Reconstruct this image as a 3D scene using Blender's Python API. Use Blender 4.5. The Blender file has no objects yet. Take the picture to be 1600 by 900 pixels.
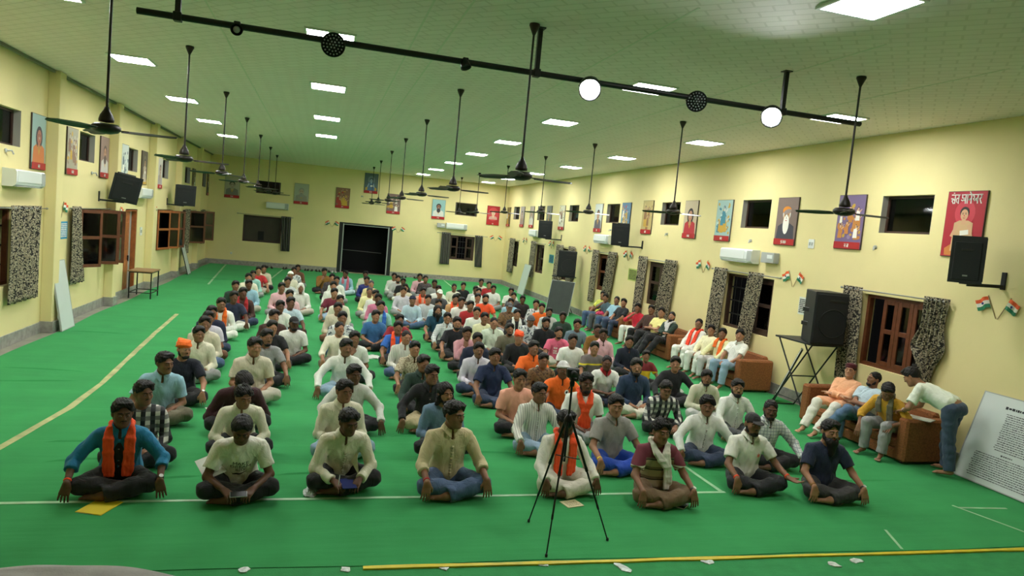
import bpy, math, random
import numpy as np
from mathutils import Vector, Matrix
random.seed(4); np.random.seed(4)
SC = bpy.context.scene
C = SC.collection
# ------------------------------------------------------------------ camera
HC = 2.8
YAW, PITCH, ROLL, FPX = math.radians(15.53384), math.radians(4.72115), math.radians(5.33815), 1092.858
_f = Vector((math.sin(YAW) * math.cos(PITCH), math.cos(YAW) * math.cos(PITCH), -math.sin(PITCH)))
_r = Vector((math.cos(YAW), -math.sin(YAW), 0)); _u = _r.cross(_f)
_r2 = math.cos(ROLL) * _r + math.sin(ROLL) * _u; _u2 = -math.sin(ROLL) * _r + math.cos(ROLL) * _u
cd = bpy.data.cameras.new('camera'); cam = bpy.data.objects.new('camera', cd); C.objects.link(cam)
cam.matrix_world = Matrix(((_r2.x, _u2.x, -_f.x, 0), (_r2.y, _u2.y, -_f.y, 0), (_r2.z, _u2.z, -_f.z, HC), (0, 0, 0, 1)))
cd.sensor_width = 36; cd.lens = FPX / 1600 * 36; cd.clip_start = .05; cd.clip_end = 200
SC.camera = cam
def ray(px, py): return _f + (px - 800) / FPX * _r2 - (py - 450) / FPX * _u2
def on_z(px, py, z=0.): d = ray(px, py); return Vector((0, 0, HC)) + d * ((z - HC) / d.z)     # point of the room at height z seen there
def on_x(px, py, x): d = ray(px, py); return Vector((0, 0, HC)) + d * (x / d.x)
def on_y(px, py, y): d = ray(px, py); return Vector((0, 0, HC)) + d * (y / d.y)
# ------------------------------------------------------------------ world (night outside) and exposure
W = bpy.data.worlds.new('world'); SC.world = W; W.use_nodes = True
W.node_tree.nodes['Background'].inputs[0].default_value = (.0010, .0010, .0010, 1); W.node_tree.nodes['Background'].inputs[1].default_value = 1
SC.view_settings.view_transform = 'Standard'; SC.view_settings.look = 'None'
SC.view_settings.gamma = 1; SC.view_settings.use_curve_mapping = False
SC.view_settings.exposure = 1.6
PANEL_POWER = 27.0
SC.cycles.use_denoising = True
SC.cycles.max_bounces = 8; SC.cycles.diffuse_bounces = 4; SC.cycles.glossy_bounces = 3; SC.cycles.transmission_bounces = 4; SC.cycles.transparent_max_bounces = 8
SC.cycles.sample_clamp_indirect = 8
# ------------------------------------------------------------------ helpers
def tag(o, label=None, cat=None, group=None, kind=None):
    if label: o['label'] = label
    if cat: o['category'] = cat
    if group: o['group'] = group
    if kind: o['kind'] = kind
    return o
def empty(name, loc=(0, 0, 0), rot=0., label=None, cat=None, group=None, parent=None):
    o = bpy.data.objects.new(name, None); C.objects.link(o); o.location = loc; o.rotation_euler = (0, 0, rot); o.empty_display_size = .1
    if parent: o.parent = parent
    return tag(o, label, cat, group)
def srgb(r, g, b):
    return tuple(((c / 255) / 12.92 if c <= 10 else ((c / 255 + .055) / 1.055) ** 2.4) for c in (r, g, b)) + (1.,)
class MB:
    """collects boxes, tubes and sheets; build() links them as ONE mesh object"""
    def __init__(s): s.v = []; s.f = []; s.m = []; s.sm = []
    def add(s, v, f, m=0, smooth=False):
        b = len(s.v); s.v += [tuple(p) for p in v]; s.f += [tuple(b + i for i in q) for q in f]; s.m += [m] * len(f); s.sm += [smooth] * len(f)
        return s
    def box(s, c, d, M=None, m=0, bev=0.):
        x, y, z = (q / 2 for q in d)
        if bev > 0:
            b = min(bev, x * .9, y * .9, z * .9); P = []; F = []
            # chamfered box: 24 points
            for sx in (-1, 1):
                for sy in (-1, 1):
                    for sz in (-1, 1):
                        P += [(sx * x, sy * (y - b), sz * (z - b)), (sx * (x - b), sy * y, sz * (z - b)), (sx * (x - b), sy * (y - b), sz * z)]
            I = lambda sx, sy, sz, a: ((sx > 0) * 4 + (sy > 0) * 2 + (sz > 0)) * 3 + a
            S = (-1, 1)
            for q in S:
                F += [[I(q, -1, -1, 0), I(q, 1, -1, 0), I(q, 1, 1, 0), I(q, -1, 1, 0)], [I(-1, q, -1, 1), I(1, q, -1, 1), I(1, q, 1, 1), I(-1, q, 1, 1)], [I(-1, -1, q, 2), I(1, -1, q, 2), I(1, 1, q, 2), I(-1, 1, q, 2)]]
                for r in S:
                    F += [[I(q, r, -1, 0), I(q, r, 1, 0), I(q, r, 1, 1), I(q, r, -1, 1)], [I(q, -1, r, 0), I(q, 1, r, 0), I(q, 1, r, 2), I(q, -1, r, 2)], [I(-1, q, r, 1), I(1, q, r, 1), I(1, q, r, 2), I(-1, q, r, 2)]]
                    for t in S: F += [[I(q, r, t, 0), I(q, r, t, 1), I(q, r, t, 2)]]
            G = []
            for f in F:                              # face outwards
                a = Vector(P[f[0]]); n = (Vector(P[f[1]]) - a).cross(Vector(P[f[2]]) - a); mid = sum((Vector(P[i]) for i in f), Vector()) / len(f)
                G.append(f if n.dot(mid) > 0 else f[::-1])
            F = G
        else:
            P = [(i * x, j * y, k * z) for i in (-1, 1) for j in (-1, 1) for k in (-1, 1)]
            F = [(0, 1, 3, 2), (4, 6, 7, 5), (0, 4, 5, 1), (2, 3, 7, 6), (0, 2, 6, 4), (1, 5, 7, 3)]
        c = Vector(c)
        P = [c + (M @ Vector(p) if M is not None else Vector(p)) for p in P]
        return s.add(P, F, m)
    def tube(s, pts, r, n=10, m=0, caps=True, smooth=True, flat=None):
        pts = [Vector(p) for p in pts]; R = r if isinstance(r, (list, tuple)) else [r] * len(pts)
        V_, F = [], []; ref = None
        for i, p in enumerate(pts):
            t = (pts[min(i + 1, len(pts) - 1)] - pts[max(i - 1, 0)]).normalized()
            if ref is None:
                a = Vector((0, 0, 1)) if abs(t.z) < .9 else Vector((1, 0, 0)); ref = (a - t * a.dot(t)).normalized()
            else: ref = (ref - t * ref.dot(t)).normalized()
            b = t.cross(ref)
            for k in range(n):
                u = 2 * math.pi * k / n; V_.append(p + (ref * math.cos(u) * (flat or 1) + b * math.sin(u)) * R[i])
        for i in range(len(pts) - 1):
            for k in range(n): F.append((i * n + k, i * n + (k + 1) % n, (i + 1) * n + (k + 1) % n, (i + 1) * n + k))
        s.add(V_, F, m, smooth)
        if caps:
            s.add(V_[:n], [tuple(range(n))[::-1]], m); s.add(V_[-n:], [tuple(range(n))], m)
        return s
    def lathe(s, prof, n=20, o=(0, 0, 0), M=None, m=0):
        o = Vector(o); P, F = [], []
        for r, z in prof:
            for k in range(n):
                u = 2 * math.pi * k / n; p = Vector((r * math.cos(u), r * math.sin(u), z)); P.append(o + (M @ p if M is not None else p))
        for i in range(len(prof) - 1):
            for k in range(n): F.append((i * n + k, i * n + (k + 1) % n, (i + 1) * n + (k + 1) % n, (i + 1) * n + k))
        if prof[0][0] > 1e-6: F.append(tuple(range(n))[::-1])
        if prof[-1][0] > 1e-6: F.append(tuple((len(prof) - 1) * n + k for k in range(n)))
        return s.add(P, F, m, True)
    def poly(s, pts, thick, M=None, o=(0, 0, 0), m=0):
        """outline in the XZ plane (x, z), thickened along +Y"""
        o = Vector(o); n = len(pts)
        P = [o + (M @ Vector((x, y, z)) if M is not None else Vector((x, y, z))) for y in (0, thick) for x, z in pts]
        return s.add(P, [tuple(range(n)), tuple(range(2 * n - 1, n - 1, -1))] + [((i + 1) % n, i, n + i, n + (i + 1) % n) for i in range(n)], m)
    def build(s, name, mats, parent=None, **kw):
        me = bpy.data.meshes.new(name); me.from_pydata(s.v, [], s.f); me.update()
        for q in (mats if isinstance(mats, (list, tuple)) else [mats]): me.materials.append(q)
        me.polygons.foreach_set('material_index', s.m); me.polygons.foreach_set('use_smooth', s.sm)
        o = bpy.data.objects.new(name, me); C.objects.link(o)
        if parent: o.parent = parent
        return tag(o, kw.get('label'), kw.get('cat'), kw.get('group'), kw.get('kind'))
def link(name, me, mt=None, parent=None):
    o = bpy.data.objects.new(name, me); C.objects.link(o)
    if parent: o.parent = parent
    if mt is not None:
        if not o.material_slots: me.materials.append(None)
        o.material_slots[0].link = 'OBJECT'; o.material_slots[0].material = mt
    return o
def copy_tree(o, parent=None):
    c = o.copy(); C.objects.link(c); c.parent = parent
    for ch in list(o.children): copy_tree(ch, c)
    return c
# ------------------------------------------------------------------ materials
MATS = {}
def mat(name, col, rough=.6, var=.0, scale=8., bump=0., bscale=60., metal=0., spec=.4, emit=0., sheen=0.):
    if name in MATS: return MATS[name]
    m = bpy.data.materials.new(name); m.use_nodes = True; N = m.node_tree; b = N.nodes['Principled BSDF']
    c = col if len(col) == 4 else tuple(col) + (1.,)
    b.inputs['Base Color'].default_value = c; b.inputs['Roughness'].default_value = rough; b.inputs['Metallic'].default_value = metal
    b.inputs['Specular IOR Level'].default_value = spec
    if emit: b.inputs['Emission Color'].default_value = c; b.inputs['Emission Strength'].default_value = emit
    if sheen: b.inputs['Sheen Weight'].default_value = sheen
    tc = N.nodes.new('ShaderNodeTexCoord')
    if var:
        n = N.nodes.new('ShaderNodeTexNoise'); n.inputs['Scale'].default_value = scale; n.inputs['Detail'].default_value = 4
        N.links.new(tc.outputs['Object'], n.inputs['Vector'])
        r = N.nodes.new('ShaderNodeMapRange'); r.inputs['From Min'].default_value = .3; r.inputs['From Max'].default_value = .7; r.inputs['To Min'].default_value = 1 - var; r.inputs['To Max'].default_value = 1 + var
        N.links.new(n.outputs['Fac'], r.inputs['Value'])
        x = N.nodes.new('ShaderNodeMix'); x.data_type = 'RGBA'; x.blend_type = 'MULTIPLY'; x.inputs['Factor'].default_value = 1; x.inputs['A'].default_value = c
        N.links.new(r.outputs[0], x.inputs['B']); N.links.new(x.outputs['Result'], b.inputs['Base Color'])
    if bump:
        n2 = N.nodes.new('ShaderNodeTexNoise'); n2.inputs['Scale'].default_value = bscale; n2.inputs['Detail'].default_value = 3
        N.links.new(tc.outputs['Object'], n2.inputs['Vector'])
        bp = N.nodes.new('ShaderNodeBump'); bp.inputs['Strength'].default_value = bump; bp.inputs['Distance'].default_value = .01
        N.links.new(n2.outputs['Fac'], bp.inputs['Height']); N.links.new(bp.outputs[0], b.inputs['Normal'])
    MATS[name] = m; return m
def pattern(name, kind, cols, scale=30., rough=.75, bump=.15):
    """cloth and paint patterns: stripes (along x or z), plaid, print, cover"""
    if name in MATS: return MATS[name]
    m = mat(name, cols[0], rough, bump=bump, bscale=90.); N = m.node_tree; b = N.nodes['Principled BSDF']
    tc = N.nodes.new('ShaderNodeTexCoord'); sep = N.nodes.new('ShaderNodeSeparateXYZ'); N.links.new(tc.outputs['Object'], sep.inputs[0])
    def math_(op, a, bb=None):
        q = N.nodes.new('ShaderNodeMath'); q.operation = op
        for i, x in enumerate((a, bb)):
            if x is None: continue
            if hasattr(x, 'links'): N.links.new(x, q.inputs[i])
            else: q.inputs[i].default_value = x
        return q.outputs[0]
    def mix(f, A, B):
        x = N.nodes.new('ShaderNodeMix'); x.data_type = 'RGBA'
        for nm, q in (('Factor', f), ('A', A), ('B', B)):
            if hasattr(q, 'links'): N.links.new(q, x.inputs[nm])
            else: x.inputs[nm].default_value = q
        return x.outputs['Result']
    band = lambda ax, fr, duty: math_('LESS_THAN', math_('FRACT', math_('MULTIPLY', sep.outputs[ax], fr)), duty)
    if kind == 'vstripe': out = mix(band('X', scale, .22), cols[0], cols[1])
    elif kind == 'hstripe':
        out = mix(band('Z', scale, .4), cols[0], cols[1])
        if len(cols) > 2: out = mix(band('Z', scale * .5, .12), out, cols[2])
    elif kind == 'yoke':                              # banded body, plain dark yoke and sleeves with pale and dark cuffs
        out = mix(band('Z', scale, .34), cols[0], cols[1]); out = mix(band('Z', scale, .10), out, cols[2])
        ax = math_('ABSOLUTE', sep.outputs['X']); out = mix(math_('MAXIMUM', math_('GREATER_THAN', ax, .165), math_('GREATER_THAN', sep.outputs['Z'], .47)), out, cols[3])
        sl = math_('GREATER_THAN', ax, .165); z = sep.outputs['Z']
        for lo, hi, c in ((.375, .395, 4), (.345, .365, 4)): out = mix(math_('MULTIPLY', sl, math_('MULTIPLY', math_('GREATER_THAN', z, lo), math_('LESS_THAN', z, hi))), out, cols[c])
    elif kind == 'plaid':
        out = mix(band('X', scale, .5), cols[0], cols[1]); out = mix(math_('MULTIPLY', band('Z', scale, .5), .75), out, cols[2] if len(cols) > 2 else cols[1])
    elif kind == 'check':
        out = mix(band('X', scale, .14), cols[0], cols[1]); out = mix(band('Z', scale, .14), out, cols[1])
    elif kind == 'chestband':                         # one coloured band across the chest
        z = sep.outputs['Z']; out = mix(math_('MULTIPLY', math_('GREATER_THAN', z, .415), math_('LESS_THAN', z, .445)), cols[0], cols[1])
    elif kind == 'colourblock':
        out = mix(math_('GREATER_THAN', sep.outputs['Z'], .40), cols[1], cols[0])
    elif kind in ('print', 'blotch'):
        v = N.nodes.new('ShaderNodeTexVoronoi' if kind == 'print' else 'ShaderNodeTexNoise'); v.inputs['Scale'].default_value = scale
        N.links.new(tc.outputs['Object'], v.inputs['Vector'])
        out = mix(math_('LESS_THAN', v.outputs[0], .46 if kind == 'print' else .47), cols[0], cols[1])
        if len(cols) > 2:
            v2 = N.nodes.new('ShaderNodeTexNoise'); v2.inputs['Scale'].default_value = scale * .7; v2.inputs['Detail'].default_value = 3; N.links.new(tc.outputs['Object'], v2.inputs['Vector'])
            out = mix(math_('GREATER_THAN', v2.outputs['Fac'], .55), out, cols[2])
    N.links.new(out, b.inputs['Base Color']); return m
# ------------------------------------------------------------------ the hall
XL, XR, YB, YF, ZC = -5.12, 9.08, 34.92, -4.0, 4.99
M_WALL = mat('cream_wall_paint', srgb(229, 215, 157), .75, .035, .9, .08, 30)
M_CEIL = mat('ceiling_tile', srgb(196, 198, 182), .7)
def ceiling_nodes():
    N = M_CEIL.node_tree; b = N.nodes['Principled BSDF']; tc = N.nodes.new('ShaderNodeTexCoord')
    br = N.nodes.new('ShaderNodeTexBrick'); br.inputs['Scale'].default_value = 1; br.inputs['Mortar Size'].default_value = .012; br.inputs['Brick Width'].default_value = .30; br.inputs['Row Height'].default_value = .15
    br.inputs['Color1'].default_value = srgb(248, 236, 234); br.inputs['Color2'].default_value = srgb(244, 231, 229); br.inputs['Mortar'].default_value = srgb(230, 218, 214)
    mp = N.nodes.new('ShaderNodeMapping'); mp.inputs['Rotation'].default_value = (0, 0, .785)
    N.links.new(tc.outputs['Object'], mp.inputs[0]); N.links.new(mp.outputs[0], br.inputs['Vector'])
    N.links.new(br.outputs['Color'], b.inputs['Base Color'])
    bp = N.nodes.new('ShaderNodeBump'); bp.inputs['Strength'].default_value = .35; bp.inputs['Distance'].default_value = .006; N.links.new(br.outputs['Fac'], bp.inputs['Height']); bp.invert = True
    N.links.new(bp.outputs[0], b.inputs['Normal'])
ceiling_nodes()
M_PLINTH = mat('grey_marble_plinth', srgb(150, 148, 140), .45, .25, 9)
M_STONE = mat('stone_floor', srgb(138, 136, 122), .5, .2, 3)
M_GREEN = mat('green_carpet', srgb(55, 140, 80), .95, .10, 1.6, .35, 220, spec=.1)
M_GREEN2 = mat('green_carpet_nearer', srgb(55, 134, 78), .95, .12, 6, .5, 120, spec=.1)
def carpet_nodes(m):                              # soft cross-wise wrinkles in the laid cloth
    N = m.node_tree; b = N.nodes['Principled BSDF']; tc = N.nodes.new('ShaderNodeTexCoord')
    mp = N.nodes.new('ShaderNodeMapping'); mp.inputs['Scale'].default_value = (.25, 2.2, 1); n = N.nodes.new('ShaderNodeTexNoise'); n.inputs['Scale'].default_value = 1.6; n.inputs['Detail'].default_value = 5
    N.links.new(tc.outputs['Object'], mp.inputs[0]); N.links.new(mp.outputs[0], n.inputs['Vector'])
    old = b.inputs['Normal'].links[0].from_node; bp = N.nodes.new('ShaderNodeBump'); bp.inputs['Strength'].default_value = .5; bp.inputs['Distance'].default_value = .03
    N.links.new(n.outputs['Fac'], bp.inputs['Height']); N.links.new(old.outputs[0], bp.inputs['Normal']); N.links.new(bp.outputs[0], b.inputs['Normal'])
carpet_nodes(M_GREEN); carpet_nodes(M_GREEN2)
for m in (M_GREEN, M_GREEN2):
    b = m.node_tree.nodes['Principled BSDF']; b.inputs['Sheen Weight'].default_value = .35; b.inputs['Sheen Roughness'].default_value = .5; b.inputs['Sheen Tint'].default_value = srgb(120, 220, 150)
M_WOOD = mat('brown_window_wood', srgb(104, 58, 34), .45, .2, 12, .1, 40)
M_WOOD2 = mat('orange_brown_door_wood', srgb(160, 92, 46), .45, .22, 10, .1, 40)
M_DARKWOOD = mat('dark_window_wood', srgb(62, 42, 32), .5, .2, 12)
M_BLACK = mat('black_metal', srgb(26, 27, 26), .45, spec=.4)
M_BLACKP = mat('black_plastic', srgb(30, 32, 34), .5, .1, 30, .1, 120)
M_GRILLE = mat('speaker_grille', srgb(22, 24, 26), .6, .15, 60, .4, 400)
M_STEEL = mat('brushed_steel', srgb(150, 150, 145), .35, metal=.8)
M_WHITE = mat('white_plastic', srgb(222, 226, 222), .4)
M_GREYP = mat('grey_plastic', srgb(168, 172, 168), .45)
M_REVEAL = mat('grey_reveal', srgb(150, 148, 140), .7, .05, 4)
M_RED = mat('red_print', srgb(176, 34, 34), .5); M_INK = mat('white_lettering', srgb(240, 236, 226), .5); M_BLACKINK = mat('dark_lettering', srgb(40, 40, 44), .6)
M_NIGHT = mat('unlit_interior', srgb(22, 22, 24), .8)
def glass_mat():
    m = bpy.data.materials.new('dark_window_glass'); m.use_nodes = True; N = m.node_tree; b = N.nodes['Principled BSDF']
    b.inputs['Base Color'].default_value = srgb(120, 130, 130); b.inputs['Roughness'].default_value = .06; b.inputs['IOR'].default_value = 1.5
    t = N.nodes.new('ShaderNodeBsdfTransparent'); t.inputs[0].default_value = (.35, .38, .38, 1); g = N.nodes.new('ShaderNodeBsdfGlossy'); g.inputs['Roughness'].default_value = .04
    f = N.nodes.new('ShaderNodeFresnel'); f.inputs[0].default_value = 1.5; x = N.nodes.new('ShaderNodeMixShader')
    N.links.new(f.outputs[0], x.inputs[0]); N.links.new(t.outputs[0], x.inputs[1]); N.links.new(g.outputs[0], x.inputs[2]); N.links.new(x.outputs[0], N.nodes['Material Output'].inputs['Surface'])
    N.nodes.remove(b); return m
M_GLASS = glass_mat()
ROT = {'r': -math.pi / 2, 'l': math.pi / 2, 'b': 0.}
def at_wall(w, u, z): return {'r': Vector((XR, u, z)), 'l': Vector((XL, u, z)), 'b': Vector((u, YB, z))}[w]
def on_wall(name, w, u, z, **kw):
    """Empty on the wall: local X runs along it, local -Y points into the room"""
    p = at_wall(w, u, z); return empty(name, p, ROT[w], kw.get('label'), kw.get('cat'), kw.get('group'))
HOLES = {'r': [], 'l': [], 'b': []}
RW = [(9.32, 1.36), (13.42, 1.80), (17.66, 1.40), (21.5, 1.36), (25.2, 1.40), (28.8, 1.25), (32.75, 1.1)]
RV = [9.36, 13.45, 17.36, 21.28, 24.98, 29.1, 33.1]
for y, w in RW: HOLES['r'].append((y - w / 2, y + w / 2, 1.06, 2.28))
for y in RV: HOLES['r'].append((y - .52, y + .52, 3.33, 3.95))
def lz(px, py): return on_x(px, py, XL)
LW = [(13.1, 1.7), (18.22, 1.9), (26.0, 2.4), (30.15, 2.3), (33.75, 1.6)]
LV = [13.57, 17.65, 21.5, 25.6, 29.6, 33.5]
for y, w in LW: HOLES['l'].append((y - w / 2, y + w / 2, 1.06, 2.40))
for y in LV: HOLES['l'].append((y - .52, y + .52, 3.43, 4.05))
HOLES['l'].append((21.0, 22.28, .0, 2.37))
HOLES['b'] += [(-3.56, -1.86, 1.13, 2.36), (-3.1, -2.0, 3.42, 4.0), (.80, 3.37, 0, 2.42), (6.22, 7.52, 1.05, 2.27), (6.38, 7.5, 3.30, 3.93)]
def wall(name, w, u0, u1):
    mb = MB(); D = .24; H = HOLES[w]
    us = sorted({u0, u1} | {q for h in H for q in h[:2]}); zs = sorted({0., ZC} | {q for h in H for q in h[2:]})
    P = (lambda u, d, z: {'r': (XR + d, u, z), 'l': (XL - d, u, z), 'b': (u, YB + d, z)}[w])
    quad = lambda a, b, c, d: mb.add([a, b, c, d], [(0, 1, 2, 3) if w == 'l' else (0, 3, 2, 1)] if w != 'b' else [(0, 1, 2, 3)])
    for a, b in zip(us, us[1:]):
        for c, d in zip(zs, zs[1:]):
            um, zm = (a + b) / 2, (c + d) / 2
            if any(h[0] < um < h[1] and h[2] < zm < h[3] for h in H): continue
            quad(P(a, 0, c), P(b, 0, c), P(b, 0, d), P(a, 0, d)); quad(P(a, D, c), P(a, D, d), P(b, D, d), P(b, D, c))
    for a, b, c, d in H:
        quad(P(a, 0, c), P(a, 0, d), P(a, D, d), P(a, D, c)); quad(P(b, 0, c), P(b, D, c), P(b, D, d), P(b, 0, d))
        quad(P(a, 0, d), P(b, 0, d), P(b, D, d), P(a, D, d)); quad(P(a, 0, c), P(a, D, c), P(b, D, c), P(b, 0, c))
    mb.build(name, M_WALL, kind='structure')
wall('wall_right', 'r', YF, YB); wall('wall_left', 'l', YF, YB); wall('wall_back', 'b', XL, XR)
MB().box(((XL + XR) / 2, YF - .1, ZC / 2), (XR - XL + .4, .2, ZC)).build('wall_front', M_WALL, kind='structure')
MB().box(((XL + XR) / 2, (YF + YB) / 2, ZC + .06), (XR - XL + .5, YB - YF + .5, .12)).build('ceiling', M_CEIL, kind='structure')
MB().box(((XL + XR) / 2, (YF + YB) / 2, -.062), (XR - XL + .5, YB - YF + .5, .1)).build('floor', M_STONE, kind='structure')
for n, y in enumerate((11.3, 15.42, 19.46, 23.5, 27.5, 31.6)):
    p = MB().box((XL + .10, y, ZC / 2 - .006), (.20, .32, ZC - .012), bev=.008).build('column_%d' % (n + 1), M_WALL, kind='structure')
    MB().box((XL + .11, y, .10), (.25, .36, .22), bev=.005).build('plinth', M_PLINTH, p)
for nm, c, d in (('baseboard_left', (XL + .012, (8 + YB) / 2, .095), (.024, YB - 8, .21)), ('baseboard_right', (XR - .012, (0 + YB) / 2, .095), (.024, YB, .21))):
    MB().box(c, d, bev=.004).build(nm, M_PLINTH, kind='structure')
MB().box(((XL + .80) / 2, YB - .012, .095), (.80 - XL, .024, .21)).box(((XR + 3.37) / 2, YB - .012, .095), (XR - 3.37, .024, .21)).build('baseboard_back', M_PLINTH, kind='structure')
for n, x in enumerate((.92, 1.28, -1.4, 3.2, 5.3, 6.9)): MB().box((x, (6 + YB) / 2, ZC - .002), (.022, YB - 6, .004)).build('trim_%d' % (n + 2), mat('ceiling_joint', srgb(226, 224, 214), .6), kind='structure')
MB().box((XL + .09, (6 + YB) / 2, ZC - .03), (.05, YB - 6, .05)).build('trim_1', mat('cornice', srgb(120, 122, 104), .7), kind='structure')
# carpets
mb = MB(); nx, ny = 60, 150; x0, x1, y0, y1 = -4.86, 8.95, 5.50, 34.6
rng = random.Random(3)
pts = []
for j in range(ny + 1):
    for i in range(nx + 1):
        x = x0 + (x1 - x0) * i / nx; y = y0 + (y1 - y0) * j / ny
        if j == 0: y -= .02 * x - .02 + .012 * math.sin(x * 2.3)
        if i == 0: x += .03 * math.sin(y * 1.3)
        pts.append((x, y, 0))
f = [(j * (nx + 1) + i, j * (nx + 1) + i + 1, (j + 1) * (nx + 1) + i + 1, (j + 1) * (nx + 1) + i) for j in range(ny) for i in range(nx)]
b = len(pts); edge = list(range(nx + 1)) + [(j) * (nx + 1) + nx for j in range(1, ny + 1)] + [ny * (nx + 1) + i for i in range(nx - 1, -1, -1)] + [j * (nx + 1) for j in range(ny - 1, 0, -1)]
low = [(pts[e][0], pts[e][1], -.004) for e in edge]; ne = len(edge)
f += [(edge[(i + 1) % ne], edge[i], b + i, b + (i + 1) % ne) for i in range(ne)]
mb.add(pts + low, f)
carpet = mb.build('carpet', M_GREEN, label='large bright green carpet the whole crowd is sitting on', cat='carpet')
def fold(xa, xb, y, sag=0.):
    mb = MB(); n = max(4, int((xb - xa) / .12)); P = []
    for i in range(n + 1):
        t = i / n; x = xa + (xb - xa) * t; yy = y + sag * t + .02 * math.sin(x * 3 + y); h = .014 * math.sin(math.pi * t) ** .5
        P += [(x, yy - .035, .0005), (x, yy - .006, .0005 + h), (x, yy + .004, .0005 + h * .9), (x, yy + .008, .0005)]
    mb.add(P, [(4 * i + j, 4 * i + 4 + j, 4 * i + 5 + j, 4 * i + 1 + j) for i in range(n) for j in range(3)]); mb.build('carpet_fold', M_GREEN, carpet)
for q in ((-4.6, -3.35, 12.2, -.2), (-4.4, -3.3, 11.3, .1), (-2.8, -2.2, 8.6, 0), (-2.6, -1.9, 7.95, .1), (-1.5, -1.0, 7.45, .1), (-.3, .35, 7.55, .05), (1.0, 1.5, 8.95, 0), (1.7, 2.6, 8.3, 0), (-4.7, -3.5, 15.5, 0), (-4.4, -2.2, 27.5, .2), (4.9, 6.8, 9.3, -.1), (5.8, 7.6, 7.2, .1)): fold(*q)
MB().box(((x0 + x1) / 2, 3.6, -.0088), (x1 - x0, 3.9, .0063)).build('carpet', M_GREEN2, label='nearer green carpet strip in front of the yellow edging', cat='carpet')
def strip(name, pts, w, m, z=.0015, t=.002, seed=0, ragged=.15, **kw):
    """thin tape or cord lying on the floor along pts"""
    rg = random.Random(seed); mb = MB(); P = []; fine = []
    for (xa, ya), (xb, yb) in zip(pts, pts[1:]):
        n = max(1, int(math.hypot(xb - xa, yb - ya) / .35))
        fine += [(xa + (xb - xa) * i / n, ya + (yb - ya) * i / n) for i in range(n)]
    fine.append(pts[-1])
    for i, (x, y) in enumerate(fine):
        a = fine[max(i - 1, 0)]; c = fine[min(i + 1, len(fine) - 1)]; t_ = Vector((c[0] - a[0], c[1] - a[1])).normalized(); n_ = Vector((-t_.y, t_.x))
        l = w / 2 * (1 + rg.uniform(-ragged, ragged)); r = w / 2 * (1 + rg.uniform(-ragged, ragged))
        P += [(x + n_.x * l, y + n_.y * l, z), (x - n_.x * r, y - n_.y * r, z), (x + n_.x * l, y + n_.y * l, z + t), (x - n_.x * r, y - n_.y * r, z + t)]
    F = []
    for i in range(len(fine) - 1):
        q = 4 * i; F += [(q + 2, q + 6, q + 7, q + 3)[::-1], (q, q + 4, q + 6, q + 2)[::-1], (q + 1, q + 3, q + 7, q + 5)[::-1]]
    F += [(0, 2, 3, 1)[::-1], (len(P) - 4, len(P) - 2, len(P) - 1, len(P) - 3)]
    mb.add(P, F); return mb.build(name, m, **kw)
M_TAPE = mat('pale_tape', srgb(150, 196, 150), .5, .25, 5); M_TAN = mat('tan_tape', srgb(170, 172, 118), .6, .3, 4); M_SILVER = mat('torn_silver_tape', srgb(196, 204, 198), .3, .35, 30, .6, 60)
SHINY = mat('white_shiny_tape', srgb(214, 226, 214), .3, .1, 8)
strip('floor_tape', [(-2.62, 6.87), (.0, 6.88), (2.3, 6.91), (4.72, 6.93)], .05, M_TAPE, seed=1, label='long pale tape line under the front row of seated men', cat='tape')
strip('floor_tape', [(-3.3, 7.3), (-3.13, 8.36), (-2.97, 9.97), (-2.96, 11.3), (-3.03, 12.7), (-3.17, 15.66), (-3.27, 18.5)], .085, M_TAN, seed=2, label='wide tan tape line along the empty side of the carpet', cat='tape')
strip('floor_tape', [(-3.6, 25.6), (-4.15, 34.5)], .07, M_TAPE, seed=3, label='pale tape line near the far corner behind the table', cat='tape')
strip('floor_tape', [(-1.8, 29.2), (-1.6, 34.5)], .07, M_TAPE, seed=4, label='short pale tape line beside the furthest men of the second file', cat='tape')
strip('floor_tape', [(5.5, 25.2), (6.0, 34.3)], .06, M_TAPE, seed=5, label='pale tape line below the back wall window with two curtains', cat='tape')
strip('floor_tape', [(4.68, 6.96), (4.66, 8.7)], .05, M_TAPE, seed=6, label='pale tape line running back beside the man in a striped T-shirt', cat='tape')
strip('floor_tape', [(7.52, 6.44), (7.76, 5.55)], .035, M_TAPE, seed=7, label='thin tape line on bare carpet towards the white text board', cat='tape')
strip('floor_tape', [(7.55, 6.37), (8.22, 6.32)], .035, M_TAPE, seed=8, label='short tape line across below the white text board', cat='tape')
strip('floor_tape', [(5.98, 5.85), (5.78, 5.42)], .03, M_TAPE, seed=9, label='faint short tape strip near the yellow edging, ahead of the bearded man', cat='tape')
strip('floor_tape', [(-1.86, 8.95), (-1.86, 11.0)], .035, M_TAN, seed=10, label='thin tan tape line between the first two files', cat='tape')
M_YEL = mat('yellow_edging', srgb(206, 186, 32), .5, .15, 6)
strip('carpet_edging', [(.5, 5.458), (2.04, 5.422), (4.24, 5.372), (7.2, 5.312), (8.9, 5.282)], .045, M_YEL, z=-.0052, t=.014, seed=11, ragged=.35, label='yellow edging strip along the front hem of the carpet', cat='edging')
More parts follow.
